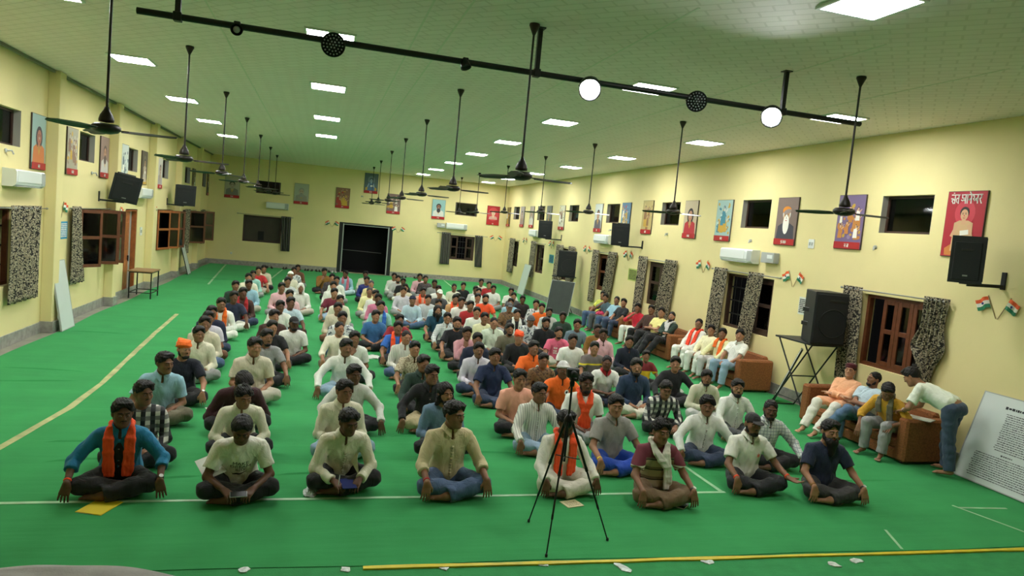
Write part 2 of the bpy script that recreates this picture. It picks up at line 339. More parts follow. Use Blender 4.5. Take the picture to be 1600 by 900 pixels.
for n, (px, py, a, lab) in enumerate(((381, 888, .9, 'torn silver tape scrap nearest the grey cloth'), (540, 887, .2, 'torn silver tape scrap where the yellow edging starts'), (692, 884, .1, 'torn silver tape scrap second along the yellow edging'),
        (847, 879, -.3, 'torn silver tape scrap at the foot of the tripod'), (972, 885, -.9, 'long torn silver tape scrap past the tripod'), (1103, 876, -.4, 'torn silver tape scrap ahead of the black notebook'),
        (1299, 880, -.8, 'slanted torn silver tape scrap below the bearded man'), (1333, 874, .1, 'wide flat silver tape scrap near the end of the edging'))):
    p = on_z(px, py, -.004); rg = random.Random(n); o = MB(); L = [.09, .10, .09, .12, .22, .13, .14, .20][n]; k = 9
    ring = [(math.cos(2 * math.pi * i / k) * L / 2 * rg.uniform(.6, 1.1), math.sin(2 * math.pi * i / k) * .045 * rg.uniform(.6, 1.3)) for i in range(k)]
    P = [(x, y, 0) for x, y in ring] + [(x, y, .003 + rg.uniform(0, .008)) for x, y in ring] + [(0, 0, .008)]
    t = o.add(P, [(i, (i + 1) % k, k + (i + 1) % k, k + i) for i in range(k)] + [(k + i, k + (i + 1) % k, 2 * k) for i in range(k)]).build('tape_scrap', M_SILVER, label=lab, cat='tape')
    t.location = (p.x, p.y - .03, -.0045); t.rotation_euler = (0, 0, a)
# crumpled grey cloth at the near edge
mb = MB(); nx, ny = 40, 16; P = []
for j in range(ny + 1):
    for i in range(nx + 1):
        x = -3.2 + 2.35 * i / nx; y = 5.02 + (.62 - .22 * max(0, (i / nx - .72) / .28) ** 1.5) * j / ny
        P.append((x + .1 * (1 - j / ny) * (i / nx) , y + .012 * math.sin(x * 9), .012 + .016 * (1 + math.sin(x * 7 + 3 * math.sin(y * 9))) * (.4 + .6 * math.sin(math.pi * j / ny))))
mb.add(P, [(j * (nx + 1) + i, j * (nx + 1) + i + 1, (j + 1) * (nx + 1) + i + 1, (j + 1) * (nx + 1) + i) for j in range(ny) for i in range(nx)], 0, True)
o = mb.build('floor_cloth', mat('grey_cloth', srgb(150, 146, 142), .9, .15, 5, .3, 50), label='crumpled grey cloth at the near edge of the green floor', cat='cloth')
md = o.modifiers.new('s', 'SOLIDIFY'); md.thickness = .006; md.offset = -1

# ------------------------------------------------------------------ windows, shutters, curtains
WN = [0]
def window(w, u, z0, width, height, leaves=2, bars=True, wood=None, open_leaf=None, rail=True):
    """wooden window in its opening: frame, panelled leaves with dark panes, iron bars behind"""
    wood = wood or M_DARKWOOD; WN[0] += 1; p = at_wall(w, u, z0)
    r = empty('window_%d' % WN[0], p, ROT[w]); tag(r, kind='structure')
    W_, H_ = width, height; mb = MB(); t = .06
    for s in (-1, 1): mb.box((s * (W_ / 2 - t / 2), .12, H_ / 2), (t, .08, H_))
    for z in (t / 2, H_ - t / 2): mb.box((0, .12, z), (W_ - 2 * t, .08, t))
    mb.build('window_frame', wood, r)
    iw = (W_ - 2 * t) / leaves
    for i in range(leaves):
        if open_leaf and i in open_leaf: continue
        cx = -W_ / 2 + t + iw * (i + .5); mb = MB(); s = .075
        for q in (-1, 1): mb.box((cx + q * (iw / 2 - s / 2 - .003), .09, H_ / 2), (s, .035, H_ - 2 * t - .008), bev=.004)
        for z in (t + s / 2, H_ * .52, H_ - t - s / 2): mb.box((cx, .09, z), (iw - 2 * s - .006, .035, s), bev=.004)
        lf = mb.build('shutter', wood, r)
        MB().box((cx, .095, H_ / 2), (iw - 2 * s, .006, H_ - 2 * t - 2 * s)).build('pane', M_GLASS, lf)
    if bars:
        mb = MB()
        for i in range(1, 9): mb.tube([(-W_ / 2 + W_ * i / 9, .17, 0.01), (-W_ / 2 + W_ * i / 9, .17, H_ - .01)], .007, 6)
        for z in (.25, .5, .75): mb.box((0, .17, H_ * z), (W_ - .02, .006, .03))
        mb.build('window_grille', M_BLACK, r)
    return r
def open_shutter(r, x, z, w, h, ang, wood, flip=1):
    """a leaf swung into the room on its hinge at local x"""
    R = Matrix.Rotation(ang, 3, 'Z'); mb = MB(); s = .07
    B = lambda c, d: mb.box(Vector((x, -.01, 0)) + R @ Vector(c), d, R, bev=.004)
    for q in (s / 2, w - s / 2): B((flip * q, 0, z + h / 2), (s, .035, h))
    for q in (s / 2, h * .52, h - s / 2): B((flip * w / 2, 0, z + q), (w - 2 * s, .035, s))
    o = mb.build('shutter', wood, r); m2 = MB(); m2.box(Vector((x, -.01, 0)) + R @ Vector((flip * w / 2, 0, z + h / 2)), (w - 2 * s, .006, h - 2 * s), R); m2.build('pane', M_GLASS, o)
def vent(w, u, z0=None):
    WN[0] += 1; z0 = z0 if z0 is not None else (3.33 if w == 'r' else 3.43); wd = 1.04
    r = empty('window_%d' % WN[0], at_wall(w, u, z0), ROT[w]); tag(r, kind='structure'); H_ = .62; mb = MB()
    for s in (-1, 1): mb.box((s * (wd / 2 - .02), .14, H_ / 2), (.04, .05, H_))
    for z in (.02, H_ - .02): mb.box((0, .14, z), (wd - .08, .05, .04))
    mb.build('window_frame', M_DARKWOOD, r); MB().box((0, .14, H_ / 2), (wd - .08, .006, H_ - .08)).build('pane', M_GLASS, r)
    mb = MB().box((-wd / 2 + .003, .057, H_ / 2), (.006, .112, H_ - .002)).box((wd / 2 - .003, .057, H_ / 2), (.006, .112, H_ - .002)); mb.build('window_reveal', M_REVEAL, r)
M_CURT = pattern('leaf_print_curtain', 'print', [srgb(44, 42, 38), srgb(176, 166, 140), srgb(140, 130, 108)], 34., .9)

M_CURTB = pattern('striped_back_curtain', 'vstripe', [srgb(52, 52, 50), srgb(128, 124, 108)], 14., .9)
def curtain(w, u_top, w_top, u_bot, w_bot, z1, z0, label, folds=5, m=None, off=.085, pinch=None, group=None):
    """hanging curtain: pleated sheet with thickness, wider or shifted at the hem"""
    p = at_wall(w, u_top, 0); sg = -1 if w == 'r' else 1
    mb = MB(); nu, nz = folds * 8, 22; P = []
    for j in range(nz + 1):
        t = j / nz; z = z1 + (z0 - z1) * t; c = sg * (u_bot - u_top) * t; ww = w_top + (w_bot - w_top) * t
        if pinch: 
            k = math.exp(-((z - pinch[0]) / .22) ** 2); ww = ww * (1 - k) + pinch[1] * k; c += sg * pinch[2] * k
        for i in range(nu + 1):
            s = i / nu; a = 2 * math.pi * folds * s
            P.append((c + (s - .5) * ww, -off - (.030 + .012 * t) * math.sin(a + .5 * math.sin(3 * t + s * 4)) * (1 - .3 * t), z + (.006 * math.sin(a * 1.5) if j == nz else 0)))
    mb.add(P, [(j * (nu + 1) + i, (j + 1) * (nu + 1) + i, (j + 1) * (nu + 1) + i + 1, j * (nu + 1) + i + 1) for j in range(nz) for i in range(nu)], 0, True)
    r = empty('curtain', p, ROT[w], label, 'curtain', group)
    o = mb.build('curtain_cloth', m or M_CURT, r); md = o.modifiers.new('s', 'SOLIDIFY'); md.thickness = .006
    mb = MB()
    for i in range(4): mb.tube([Vector((-.5 * w_top + w_top * (i + .5) / 4 + .022 * math.cos(q * math.pi / 6), -off, z1 - .045 + .022 * math.sin(q * math.pi / 6))) for q in range(13)], .004, 6, caps=False)
    mb.build('eyelet', M_STEEL, r); return r
def rod(w, u0, u1, z, label):
    r = on_wall('curtain_rod', w, (u0 + u1) / 2, z, label=label, cat='curtain rod'); L = abs(u1 - u0) / 2
    MB().tube([(-L, -.085, 0), (L, -.085, 0)], .011, 8).build('rod', M_STEEL, r)
    for s in (-1, 1):
        MB().tube([(s * L * .86, -.085, 0), (s * L * .86, -.001, 0)], .009, 6).build('bracket', M_STEEL, r)
        MB().lathe([(.001, -.025), (.02, -.012), (.02, .012), (.001, .025)], 10, (s * (L + .02), -.085, 0), Matrix.Rotation(math.pi / 2, 3, 'Y')).build('finial', M_STEEL, r)
# sofa wall (right), near to far
WRN = ['window behind the front sofa', 'window behind the sofa of four men', 'third window of the sofa wall', 'fourth window of the sofa wall', 'window behind the far loudspeaker', 'sixth window of the sofa wall', 'window nearest the far corner']
for i, (y, w) in enumerate(RW):
    r = window('r', y, 1.06, w, 1.22, 4 if i == 0 else (3 if i == 1 else 2), i != 0, M_WOOD if i in (0, 3) else M_DARKWOOD, open_leaf={1: (0, 1), 0: (0,), 5: (0,), 6: (0,)}.get(i))
    rod('r', y - w * .5 - .30, y + w * .5 + .45, 2.335, 'steel curtain rod over the ' + WRN[i])
for y in RV: vent('r', y)
curtain('r', 10.20, .42, 10.12, .48, 2.38, .72, 'leaf print curtain between the big loudspeaker and the front sofa window', 4)
curtain('r', 8.46, .44, 8.50, .18, 2.38, .97, 'bunched leaf print curtain on the near side of the front sofa window', 6, pinch=(1.62, .60, .03))
curtain('r', 14.42, .50, 14.55, .55, 2.38, .70, 'leaf print curtain on the far side of the window with iron bars', 5)
curtain('r', 13.05, .50, 13.25, .48, 2.38, .76, 'leaf print curtain hanging across the middle of the iron barred window', 5)
curtain('r', 18.55, .50, 18.65, .46, 2.40, .72, 'leaf print curtain beside the green notice', 4)
curtain('r', 16.85, .62, 17.15, .80, 2.40, .76, 'leaf print curtain spreading wide behind the sofa with the red shirt man', 6)
curtain('r', 22.2, .46, 22.3, .40, 2.40, .62, 'leaf print curtain just past the far loudspeaker on its stand', 4)
curtain('r', 20.75, .62, 21.05, .62, 2.40, .76, 'leaf print curtain above the furthest sofa', 5)
curtain('r', 25.95, .75, 26.1, .80, 2.40, .60, 'leaf print curtain between the blue notice and the far loudspeaker', 6)
curtain('r', 24.6, .60, 24.6, .60, 2.40, .70, 'leaf print curtain hidden behind the far loudspeaker', 5)
curtain('r', 29.5, .62, 29.6, .62, 2.40, .80, 'leaf print curtain beside the leaning white panel', 5)
curtain('r', 33.1, .80, 33.2, .85, 2.40, .72, 'leaf print curtain nearest the far corner of the sofa wall', 6)
# table wall (left)
for i, (y, w) in enumerate(LW):
    r = window('l', y, 1.06, w, 1.34, 2, True, M_WOOD, open_leaf=(0, 1) if i in (1, 2, 3) else ((1,) if i == 4 else (0, 1)))
    if i == 1:
        open_shutter(r, -w / 2 + .05, .03, .62, 1.28, math.radians(-28), M_WOOD); open_shutter(r, .30, .03, .50, 1.28, math.radians(-60), M_WOOD); open_shutter(r, w / 2 - .05, .03, .45, 1.28, math.radians(-75), M_WOOD)
    if i == 2:
        open_shutter(r, -w / 2 + .05, .03, .85, 1.28, math.radians(-14), M_WOOD2); open_shutter(r, -.1, .03, .7, 1.28, math.radians(-30), M_WOOD2); open_shutter(r, w / 2 - .3, .03, .5, 1.28, math.radians(-55), M_WOOD)
    if i == 3: open_shutter(r, .2, .03, .7, 1.28, math.radians(-50), M_WOOD); open_shutter(r, w / 2 - .1, .03, .5, 1.28, math.radians(-70), M_WOOD)
    if i == 4: open_shutter(r, -.2, .03, .5, 1.28, math.radians(-70), M_WOOD)
for y in LV: vent('l', y)
rod('l', 12.0, 15.15, 2.385, 'steel curtain rod nearest the camera on the table wall'); rod('l', 16.5, 19.2, 2.395, 'steel curtain rod over the window with open brown shutters'); rod('l', 29.0, 31.3, 2.40, 'steel curtain rod of the far table wall window'); rod('l', 32.9, 34.8, 2.40, 'steel curtain rod in the far corner of the table wall')
curtain('l', 14.27, 1.36, 14.2, 1.3, 2.43, .74, 'widest leaf print curtain, nearest the camera on the table wall', 6)
curtain('l', 16.86, .58, 17.05, .92, 2.44, .78, 'narrow leaf print curtain beside the blue notice on the table wall', 4)
curtain('l', 29.6, .9, 29.6, 1.0, 2.44, .72, 'leaf print curtain beneath the second wall loudspeaker', 6)
curtain('l', 33.3, .6, 33.3, .7, 2.44, .95, 'leaf print curtain in the far corner of the table wall', 4)
# doors
r = empty('door_1', at_wall('l', 21.64, 0), ROT['l']); tag(r, kind='structure')
mb = MB()
for s in (-1, 1): mb.box((s * .57, .06, 1.2), (.06, .12, 2.4))
mb.box((0, .06, 2.37), (1.08, .12, .06)); mb.build('door_frame', M_WOOD2, r)
R = Matrix.Rotation(math.radians(8), 3, 'Z'); mb = MB(); mb.box((-.20, .09, 1.17), (.66, .04, 2.32), None, bev=.005)
for z in (.6, 1.65): mb.box((-.20, .065, z), (.44, .02, .75), None, bev=.008)
dl = mb.build('door_leaf', M_WOOD2, r); MB().box((.04, .055, 1.02), (.05, .04, .16), bev=.006).build('door_latch', M_BLACK, dl)
MB().box((.36, .14, 1.17), (.40, .02, 2.33)).build('door_opening', mat('pale_passage', srgb(170, 166, 160), .8, .05, 3), r)
r = empty('door_2', at_wall('b', 2.085, 0), ROT['b']); tag(r, kind='structure')
mb = MB()
for s in (-1, 1): mb.box((s * 1.20, .06, 1.21), (.17, .12, 2.42))
mb.box((0, .06, 2.39), (2.23, .12, .06)); mb.build('door_frame', M_BLACK, r)
mb = MB()
for s in (-1, 1): mb.box((s * 1.085, .05, 1.18), (.05, .10, 2.36))
mb.box((0, .05, 2.33), (2.12, .06, .03)); mb.build('door_track', M_GREYP, r)
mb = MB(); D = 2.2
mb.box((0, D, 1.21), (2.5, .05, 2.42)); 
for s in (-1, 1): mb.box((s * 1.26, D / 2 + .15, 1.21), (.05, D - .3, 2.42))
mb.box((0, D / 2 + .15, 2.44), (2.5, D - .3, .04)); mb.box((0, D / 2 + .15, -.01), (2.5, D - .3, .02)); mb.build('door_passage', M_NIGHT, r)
MB().tube([(-1.1, 1.2, 1.05), (.9, 1.2, 1.0)], .012, 6).build('door_rail', M_STEEL, r)
# back wall windows
r = window('b', -2.71, 1.13, 1.70, 1.23, 2, False, M_DARKWOOD, open_leaf=(0, 1)); MB().box((0, .20, .61), (1.6, .01, 1.1)).build('pane', mat('dim_board', srgb(70, 62, 54), .7, .1, 3), r)
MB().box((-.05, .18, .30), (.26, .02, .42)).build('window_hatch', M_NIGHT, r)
rod('b', -3.8, -1.38, 2.40, 'steel curtain rod over the dark back wall window'); curtain('b', -1.66, .44, -1.62, .40, 2.44, .80, 'dark striped curtain at the side of the plain back wall window', 4, M_CURTB)
r = window('b', 6.87, 1.05, 1.30, 1.22, 3, True, M_DARKWOOD, open_leaf=(1,)); rod('b', 5.6, 8.1, 2.33, 'steel curtain rod over the shuttered back wall window')
curtain('b', 6.02, .46, 6.03, .48, 2.38, .78, 'striped curtain on the doorway side of the shuttered back wall window', 4, M_CURTB); curtain('b', 7.7, .40, 7.78, .36, 2.36, .76, 'striped curtain on the corner side of the shuttered back wall window', 4, M_CURTB)
vent('b', -2.55, 3.42); vent('b', 6.94, 3.30)
# ------------------------------------------------------------------ ceiling lights
M_LAMP = mat('lit_diffuser', (1, .98, 1., 1), .5, emit=PANEL_POWER); 
M_LAMP.node_tree.nodes['Principled BSDF'].inputs['Emission Color'].default_value = (.98, .99, .98, 1)
def ceiling_light(x, y, label):
    r = empty('ceiling_light', (x, y, ZC), 0, label, 'ceiling light', 'square ceiling lights'); mb = MB()
    for s in (-1, 1): mb.box((s * .295, 0, -.012), (.03, .62, .024)).box((0, s * .295, -.012), (.56, .03, .024))
    mb.build('light_frame', M_WHITE, r); MB().box((0, 0, -.010), (.558, .558, .012)).build('diffuser', M_LAMP, r)
ORD = ['nearest', 'second', 'third', 'fourth', 'fifth', 'sixth', 'seventh', 'furthest']
for row, x, ys in (('row by the table wall', -3.15, (9.2, 12.9, 17.1, 20.9, 24.7)), ('row over the second file of men', -.06, (9.3, 12.95, 17.1, 21.05)),
                   ('row down the middle of the fans', 4.34, (5.15, 9.35, 13.25, 17.3, 21.0, 24.9, 28.9, 32.7)), ('row by the sofa wall', 7.56, (9.35, 13.3, 17.5, 21.5, 25.4, 29.6, 33.2))):
    for i, y in enumerate(ys): ceiling_light(x, y, 'lit square ceiling panel, %s in the %s' % (ORD[i], row))
# ------------------------------------------------------------------ ceiling fans
M_FAN = mat('dark_brown_fan_enamel', srgb(34, 27, 22), .4); M_FANW = mat('pale_fan_enamel', srgb(190, 190, 170), .4)
def make_fan():
    r = empty('ceiling_fan')
    MB().lathe([(.001, 0), (.055, -.002), (.058, -.02), (.022, -.10), (.014, -.12), (.001, -.12)], 16).build('fan_canopy', M_FAN, r)
    MB().tube([(0, 0, -.1), (0, 0, -1.42)], .0125, 8).build('downrod', M_FAN, r)
    MB().lathe([(.001, -1.40), (.018, -1.402), (.026, -1.43), (.055, -1.48), (.066, -1.52), (.064, -1.542), (.001, -1.55)], 18).build('rod_cover', M_FAN, r)
    MB().lathe([(.001, -1.555), (.10, -1.560), (.125, -1.585), (.125, -1.61), (.10, -1.635), (.045, -1.65), (.001, -1.652)], 22).build('motor', M_FAN, r)
    for k in range(3):
        a = 2 * math.pi * k / 3; R = Matrix.Rotation(a, 3, 'Z'); mb = MB(); n = 10; P = []
        tw = Matrix.Rotation(math.radians(13), 3, 'X')
        for i in range(n + 1):
            t = i / n; w = (.056 + .018 * math.sin(math.pi * min(1, t * 1.2))) * (1 if t < .93 else 1 - .5 * (t - .93) / .07)
            for yy, zz in ((-w, -.004), (0, .006), (w, -.004), (w, -.007), (0, .003), (-w, -.007)):
                P.append(R @ (Vector((.14 + .47 * t, 0, -1.612)) + tw @ Vector((0, yy, zz))))
        F = [(i * 6 + j, i * 6 + (j + 1) % 6, (i + 1) * 6 + (j + 1) % 6, (i + 1) * 6 + j) for i in range(n) for j in range(6)] + [tuple(range(5, -1, -1)), tuple(n * 6 + j for j in range(6))]
        mb.add(P, F); mb.box(R @ Vector((.14, 0, -1.612)), (.12, .045, .008), R); mb.build('fan_blade', M_FAN, r)
    return r
fan = None
for row, x, ys, rots in (('row nearest the table wall', -2., (7.4, 11.2, 15.17, 19.1, 23.15, 27.3, 31.1), (0, 5, 175, 170, 10, 30, 0)), ('middle row', 2.02, (7.34, 11.47, 15.31, 19.3, 23.3, 27.7, 31.6), (6, 2, 0, 4, 60, 20, 10)),
                   ('row nearest the sofa wall', 6.03, (7.15, 11.43, 15.61, 19.38, 23.6, 28.2, 32.0), (-4, 8, 12, 5, 14, 0, 50))):
    for i, y in enumerate(ys):
        f = make_fan() if fan is None else copy_tree(fan); fan = fan or f
        f.location = (x, y, ZC); f.rotation_euler = (0, 0, math.radians(rots[i]))
        tag(f, 'dark three-bladed ceiling fan on a long rod, %s in the %s' % (ORD[i] if i < 6 else 'furthest', row), 'fan', 'ceiling fans on long rods')
# ------------------------------------------------------------------ lighting bar with stage lamps
YP, ZP = 7.45, 4.51
r = empty('lighting_bar', (2.2, YP, ZP), 0, 'long black lighting bar hung below the ceiling across the hall', 'lighting bar')
MB().tube([(-4.0, 0, 0), (4.15, 0, 0)], .032, 10).build('bar', M_BLACK, r)
for x in (-3.65, -.08, 3.02):
    MB().box((x, 0, .25), (.05, .05, .46), bev=.004).box((x, 0, .475), (.10, .10, .012)).box((x, 0, .0), (.075, .085, .085), bev=.006).build('hanger', M_BLACK, r)
M_BULB = mat('lit_stage_bulb', (1, 1, 1, 1), .5, emit=330.); M_LENS = mat('unlit_lens', srgb(170, 175, 178), .3); M_LED = mat('unlit_led_bead', srgb(190, 196, 200), .25)
def stage_light(x, dirv, size, kind, label):
    """lamp can below the bar, its mouth towards dirv"""
    r = empty('stage_light', (x, YP, ZP), 0, label, 'stage light', None); d = Vector(dirv).normalized()
    M_ = d.to_track_quat('Z', 'Y').to_matrix(); o = Vector((0, -.035, -.04)) + d * .02 + (Vector((0, -.04, -.03)) if kind == 'lit' else Vector())
    rim = .16 if kind == 'lit' else .012
    MB().lathe([(.001, -size * 1.5), (size * .6, -size * 1.45), (size * .85, -size * .9), (size, -.01), (size * 1.04, 0), (size * 1.04, rim), (size * .96, rim), (size * .94, -.02), (.001, -.02)], 24, o, M_).build('lamp_can', M_BLACK, r)
    mb = MB(); mb.box((0, -.0, -.0), (.06, .08, .08), bev=.006); s = M_ @ Vector((1, 0, 0))
    for q in (-1, 1): mb.tube([Vector((0, 0, -.03)), o + s * q * size * 1.06 - d * .03], .007, 6)
    mb.build('yoke', M_BLACK, r)
    if kind == 'lit':
        MB().lathe([(.001, .004), (size * .6, .0), (size * .88, -.012)], 20, o, M_).build('lit_lens', M_BULB, r)
    elif kind == 'led':
        MB().lathe([(.001, -.004), (size * .9, -.010)], 20, o, M_).build('lens_plate', M_BLACKP, r); pts = [(0, 0)] + [(q * .27 * size, j) for q, n in ((1, 6), (2, 12), (3, 18)) for j in [2 * math.pi * i / n for i in range(n)]]
        mb = MB()
        for rr, u in pts: mb.lathe([(.001, .006), (size * .075, .0), (size * .08, -.006)], 7, o + M_ @ Vector((rr * math.cos(u), rr * math.sin(u), 0)), M_)
        mb.build('led_lens', M_LED, r)
    elif kind == 'tube': MB().lathe([(.001, 0), (size * .9, -.01)], 16, o, M_).build('lens_plate', M_BLACKP, r)
    else: MB().lathe([(.001, .006), (size * .55, .002), (size * .6, -.01)], 16, o, M_).build('lens_plate', M_LENS, r)
to_cam = lambda x: (-x, -YP, -(ZP - HC))
stage_light(-.92, to_cam(-.92), .055, 'small', 'small round stage lamp near the free end of the bar')
stage_light(-.02, (0.15, -1, -.3), .115, 'led', 'unlit LED stage lamp hanging before a lit ceiling panel')
s_ = stage_light(1.33, (.3, -.35, -1), .055, 'tube', 'slim tubular stage lamp pointing down from the bar')
stage_light(2.72, (-.35, -1, -.46), .115, 'lit', 'glaring lit stage lamp at the middle of the bar')
stage_light(4.05, (-.4, -1, -.3), .115, 'led', 'unlit LED stage lamp between the two glaring lamps')
stage_light(5.03, (-.65, -1, -.46), .115, 'lit', 'glaring lit stage lamp at the sofa wall end of the bar')
# ------------------------------------------------------------------ wall things
def air_con(w, u, z, L, label, box=None):
    r = on_wall('air_conditioner', w, u, z, label=label, cat='air conditioner', group=None); H_ = .30; n = 8
    prof = [(-.002, 0), (-.15, .0), (-.20, .035), (-.215, .09), (-.215, .25), (-.19, .29), (-.002, .30)]
    mb = MB(); P = [(s * L / 2, y, z_) for s in (-1, 1) for y, z_ in prof]; k = len(prof)
    mb.add(P, [(i, (i + 1) % k, k + (i + 1) % k, k + i) for i in range(k)] + [tuple(range(k))[::-1], tuple(range(k, 2 * k))]); mb.build('casing', M_WHITE, r)
    MB().box((-.11, -.218, .175), (L - .30, .008, .19), bev=.003).build('front_panel', M_WHITE, r)
    MB().box((-.05, -.175, .016), (L - .22, .05, .010), Matrix.Rotation(.5, 3, 'X')).build('air_flap', M_GREYP, r)
    MB().box((L / 2 - .09, -.214, .16), (.16, .006, .22), bev=.002).build('side_panel', M_GREYP, r)
    return r
air_con('r', 13.72, 2.56, 1.22, 'white air conditioner over the iron barred window, sofa wall'); air_con('r', 21.6, 2.63, 1.25, 'white air conditioner beside the middle wall loudspeaker'); air_con('r', 29.4, 2.60, 1.2, 'white air conditioner nearest the far corner of the sofa wall')
air_con('l', 14.03, 2.75, 1.25, 'white air conditioner nearest the camera on the table wall'); air_con('l', 22.45, 2.72, 1.3, 'white air conditioner above the brown door'); air_con('b', -2.08, 2.75, 1.0, 'white air conditioner over the plain dark back window'); air_con('b', 6.5, 2.56, 1.05, 'white air conditioner over the shuttered back window')
def wall_box(w, u, z, d, name, label, m=M_GREYP):
    r = on_wall(name, w, u, z, label=label, cat='electrical box'); MB().box((0, -d[1] / 2 - .001, 0), d, bev=.01).build('casing', m, r); MB().box((d[0] * .2, -d[1] - .004, d[2] * .1), (d[0] * .4, .008, d[2] * .35), bev=.002).build('display', M_WHITE, r)
    MB().tube([(-d[0] / 2, -.03, 0), (-d[0] / 2 - .06, -.03, -.03), (-d[0] / 2 - .12, -.04, .02)], .008, 6).build('cable', M_WHITE, r)
wall_box('r', 12.66, 2.72, (.44, .14, .22), 'voltage_stabilizer', 'grey box cabled to the white unit over the iron barred window'); wall_box('b', 5.72, 2.70, (.40, .14, .22), 'voltage_stabilizer', 'grey box beside the white unit on the back wall')
def switch_plate(w, u, z, s, label):
    r = on_wall('switch_plate', w, u, z, label=label, cat='switch'); MB().box((0, -.008, 0), (s, .016, s * 1.1), bev=.004).build('plate', M_WHITE, r)
    for i in range(2): MB().box(((i - .5) * s * .4, -.018, 0), (s * .25, .008, s * .4), bev=.002).build('switch_key', M_GREYP, r)
switch_plate('r', 11.52, 3.07, .16, 'small pale plate past the white-bearded portrait poster'); switch_plate('l', 22.75, 1.75, .22, 'small pale switch plate just past the brown door'); switch_plate('b', -4.0, .52, .09, 'small switch plate low on the back wall')
def wall_bracket(w, u, z, label):
    r = on_wall('lamp_holder', w, u, z, label=label, cat='lamp holder'); MB().lathe([(.001, 0), (.035, .0), (.035, .02), (.02, .03), (.001, .03)], 12, (0, 0, 0), Matrix.Rotation(math.pi / 2, 3, 'X')).build('base', M_GREYP, r)
    MB().tube([(0, -.03, 0), (.05, -.08, .01), (.07, -.10, -.05)], .014, 8).build('socket', M_GREYP, r)
for w, u, z, l in (('r', 9.9, 3.08, 'small lamp holder under the near high window of the sofa wall'), ('r', 13.5, 3.05, 'small lamp holder between the air conditioner and the high window above'), ('r', 17.4, 3.08, 'small lamp holder over the window behind the red shirt man'), ('r', 21.3, 3.1, 'small lamp holder above the middle air conditioner'),
                   ('l', 13.5, 3.33, 'small lamp holder above the near air conditioner, table wall'), ('l', 18.0, 3.2, 'small lamp holder between the near loudspeaker and the high window'), ('b', 1.75, 3.75, 'small lamp holder beneath the highest back wall poster')): wall_bracket(w, u, z, l)
def wall_speaker(w, u, z, yaw, W_, H_, label, tilt=.12, bk=None, roll=0.):
    r = on_wall('wall_speaker', w, u, z, label=label, cat='loudspeaker', group='loudspeakers on wall brackets')
    R = Matrix.Rotation(yaw, 3, 'Z') @ Matrix.Rotation(tilt, 3, 'X') @ Matrix.Rotation(roll, 3, 'Y'); c = Vector((0, -.50, 0)); D = .34
    mb = MB(); P = []
    for y, s in ((-D / 2, 1), (D / 2, .62)):
        for x, zz in ((-1, -1), (1, -1), (1, 1), (-1, 1)): P.append(c + R @ Vector((x * W_ / 2 * s, y, zz * H_ / 2 * (1 if y < 0 else .94))))
    mb.add(P, [(3, 2, 1, 0)[::-1], (4, 5, 6, 7)[::-1], (0, 1, 5, 4), (1, 2, 6, 5), (2, 3, 7, 6), (3, 0, 4, 7)]); o = mb.build('cabinet', M_BLACKP, r)
    md = o.modifiers.new('b', 'BEVEL'); md.width = .02; md.segments = 2
    MB().box(c + R @ Vector((0, -D / 2 - .006, -.02)), (W_ * .88, .014, H_ * .86), R, bev=.012).build('grille', M_GRILLE, r)
    MB().box(c + R @ Vector((0, -D / 2 - .016, H_ * .22)), (W_ * .38, .006, H_ * .05), R, bev=.004).build('horn_slot', M_BLACK, r)
    MB().box(c + R @ Vector((0, -D / 2 - .016, -H_ * .36)), (W_ * .16, .004, .02), R).build('badge', M_STEEL, r)
    bx = bk if bk is not None else 0
    mb = MB(); mb.box((bx, -.012, -H_ * .42), (.07, .022, .24), bev=.004)
    a = Vector((bx, -.02, -H_ * .5 - .03)); b_ = Vector((0, -.50, -H_ * .5 - .045)); mid = (a + b_) / 2; v = b_ - a
    mb.box(mid, (.035, v.length, .045), v.to_track_quat('Y', 'Z').to_matrix(), bev=.003); mb.box(b_ + Vector((0, 0, .012)), (.14, .14, .02), bev=.003); mb.build('wall_bracket', M_BLACK, r)
wall_speaker('r', 7.62, 2.98, math.radians(28), .37, .60, 'black wall loudspeaker overlapping the red titled poster', .05, .12); wall_speaker('r', 19.3, 2.98, math.radians(54), .50, .62, 'black wall loudspeaker beside the middle air conditioner', .14, .45); wall_speaker('r', 26.6, 2.95, math.radians(58), .52, .66, 'furthest black wall loudspeaker on the sofa wall', .10, .5)
wall_speaker('l', 18.8, 2.95, math.radians(-68), .58, .62, 'tilted black wall loudspeaker by the door on the table wall', .20, -.2, .16); wall_speaker('l', 26.3, 2.95, math.radians(-68), .62, .66, 'second black wall loudspeaker, further along the table wall', .10, -.2)
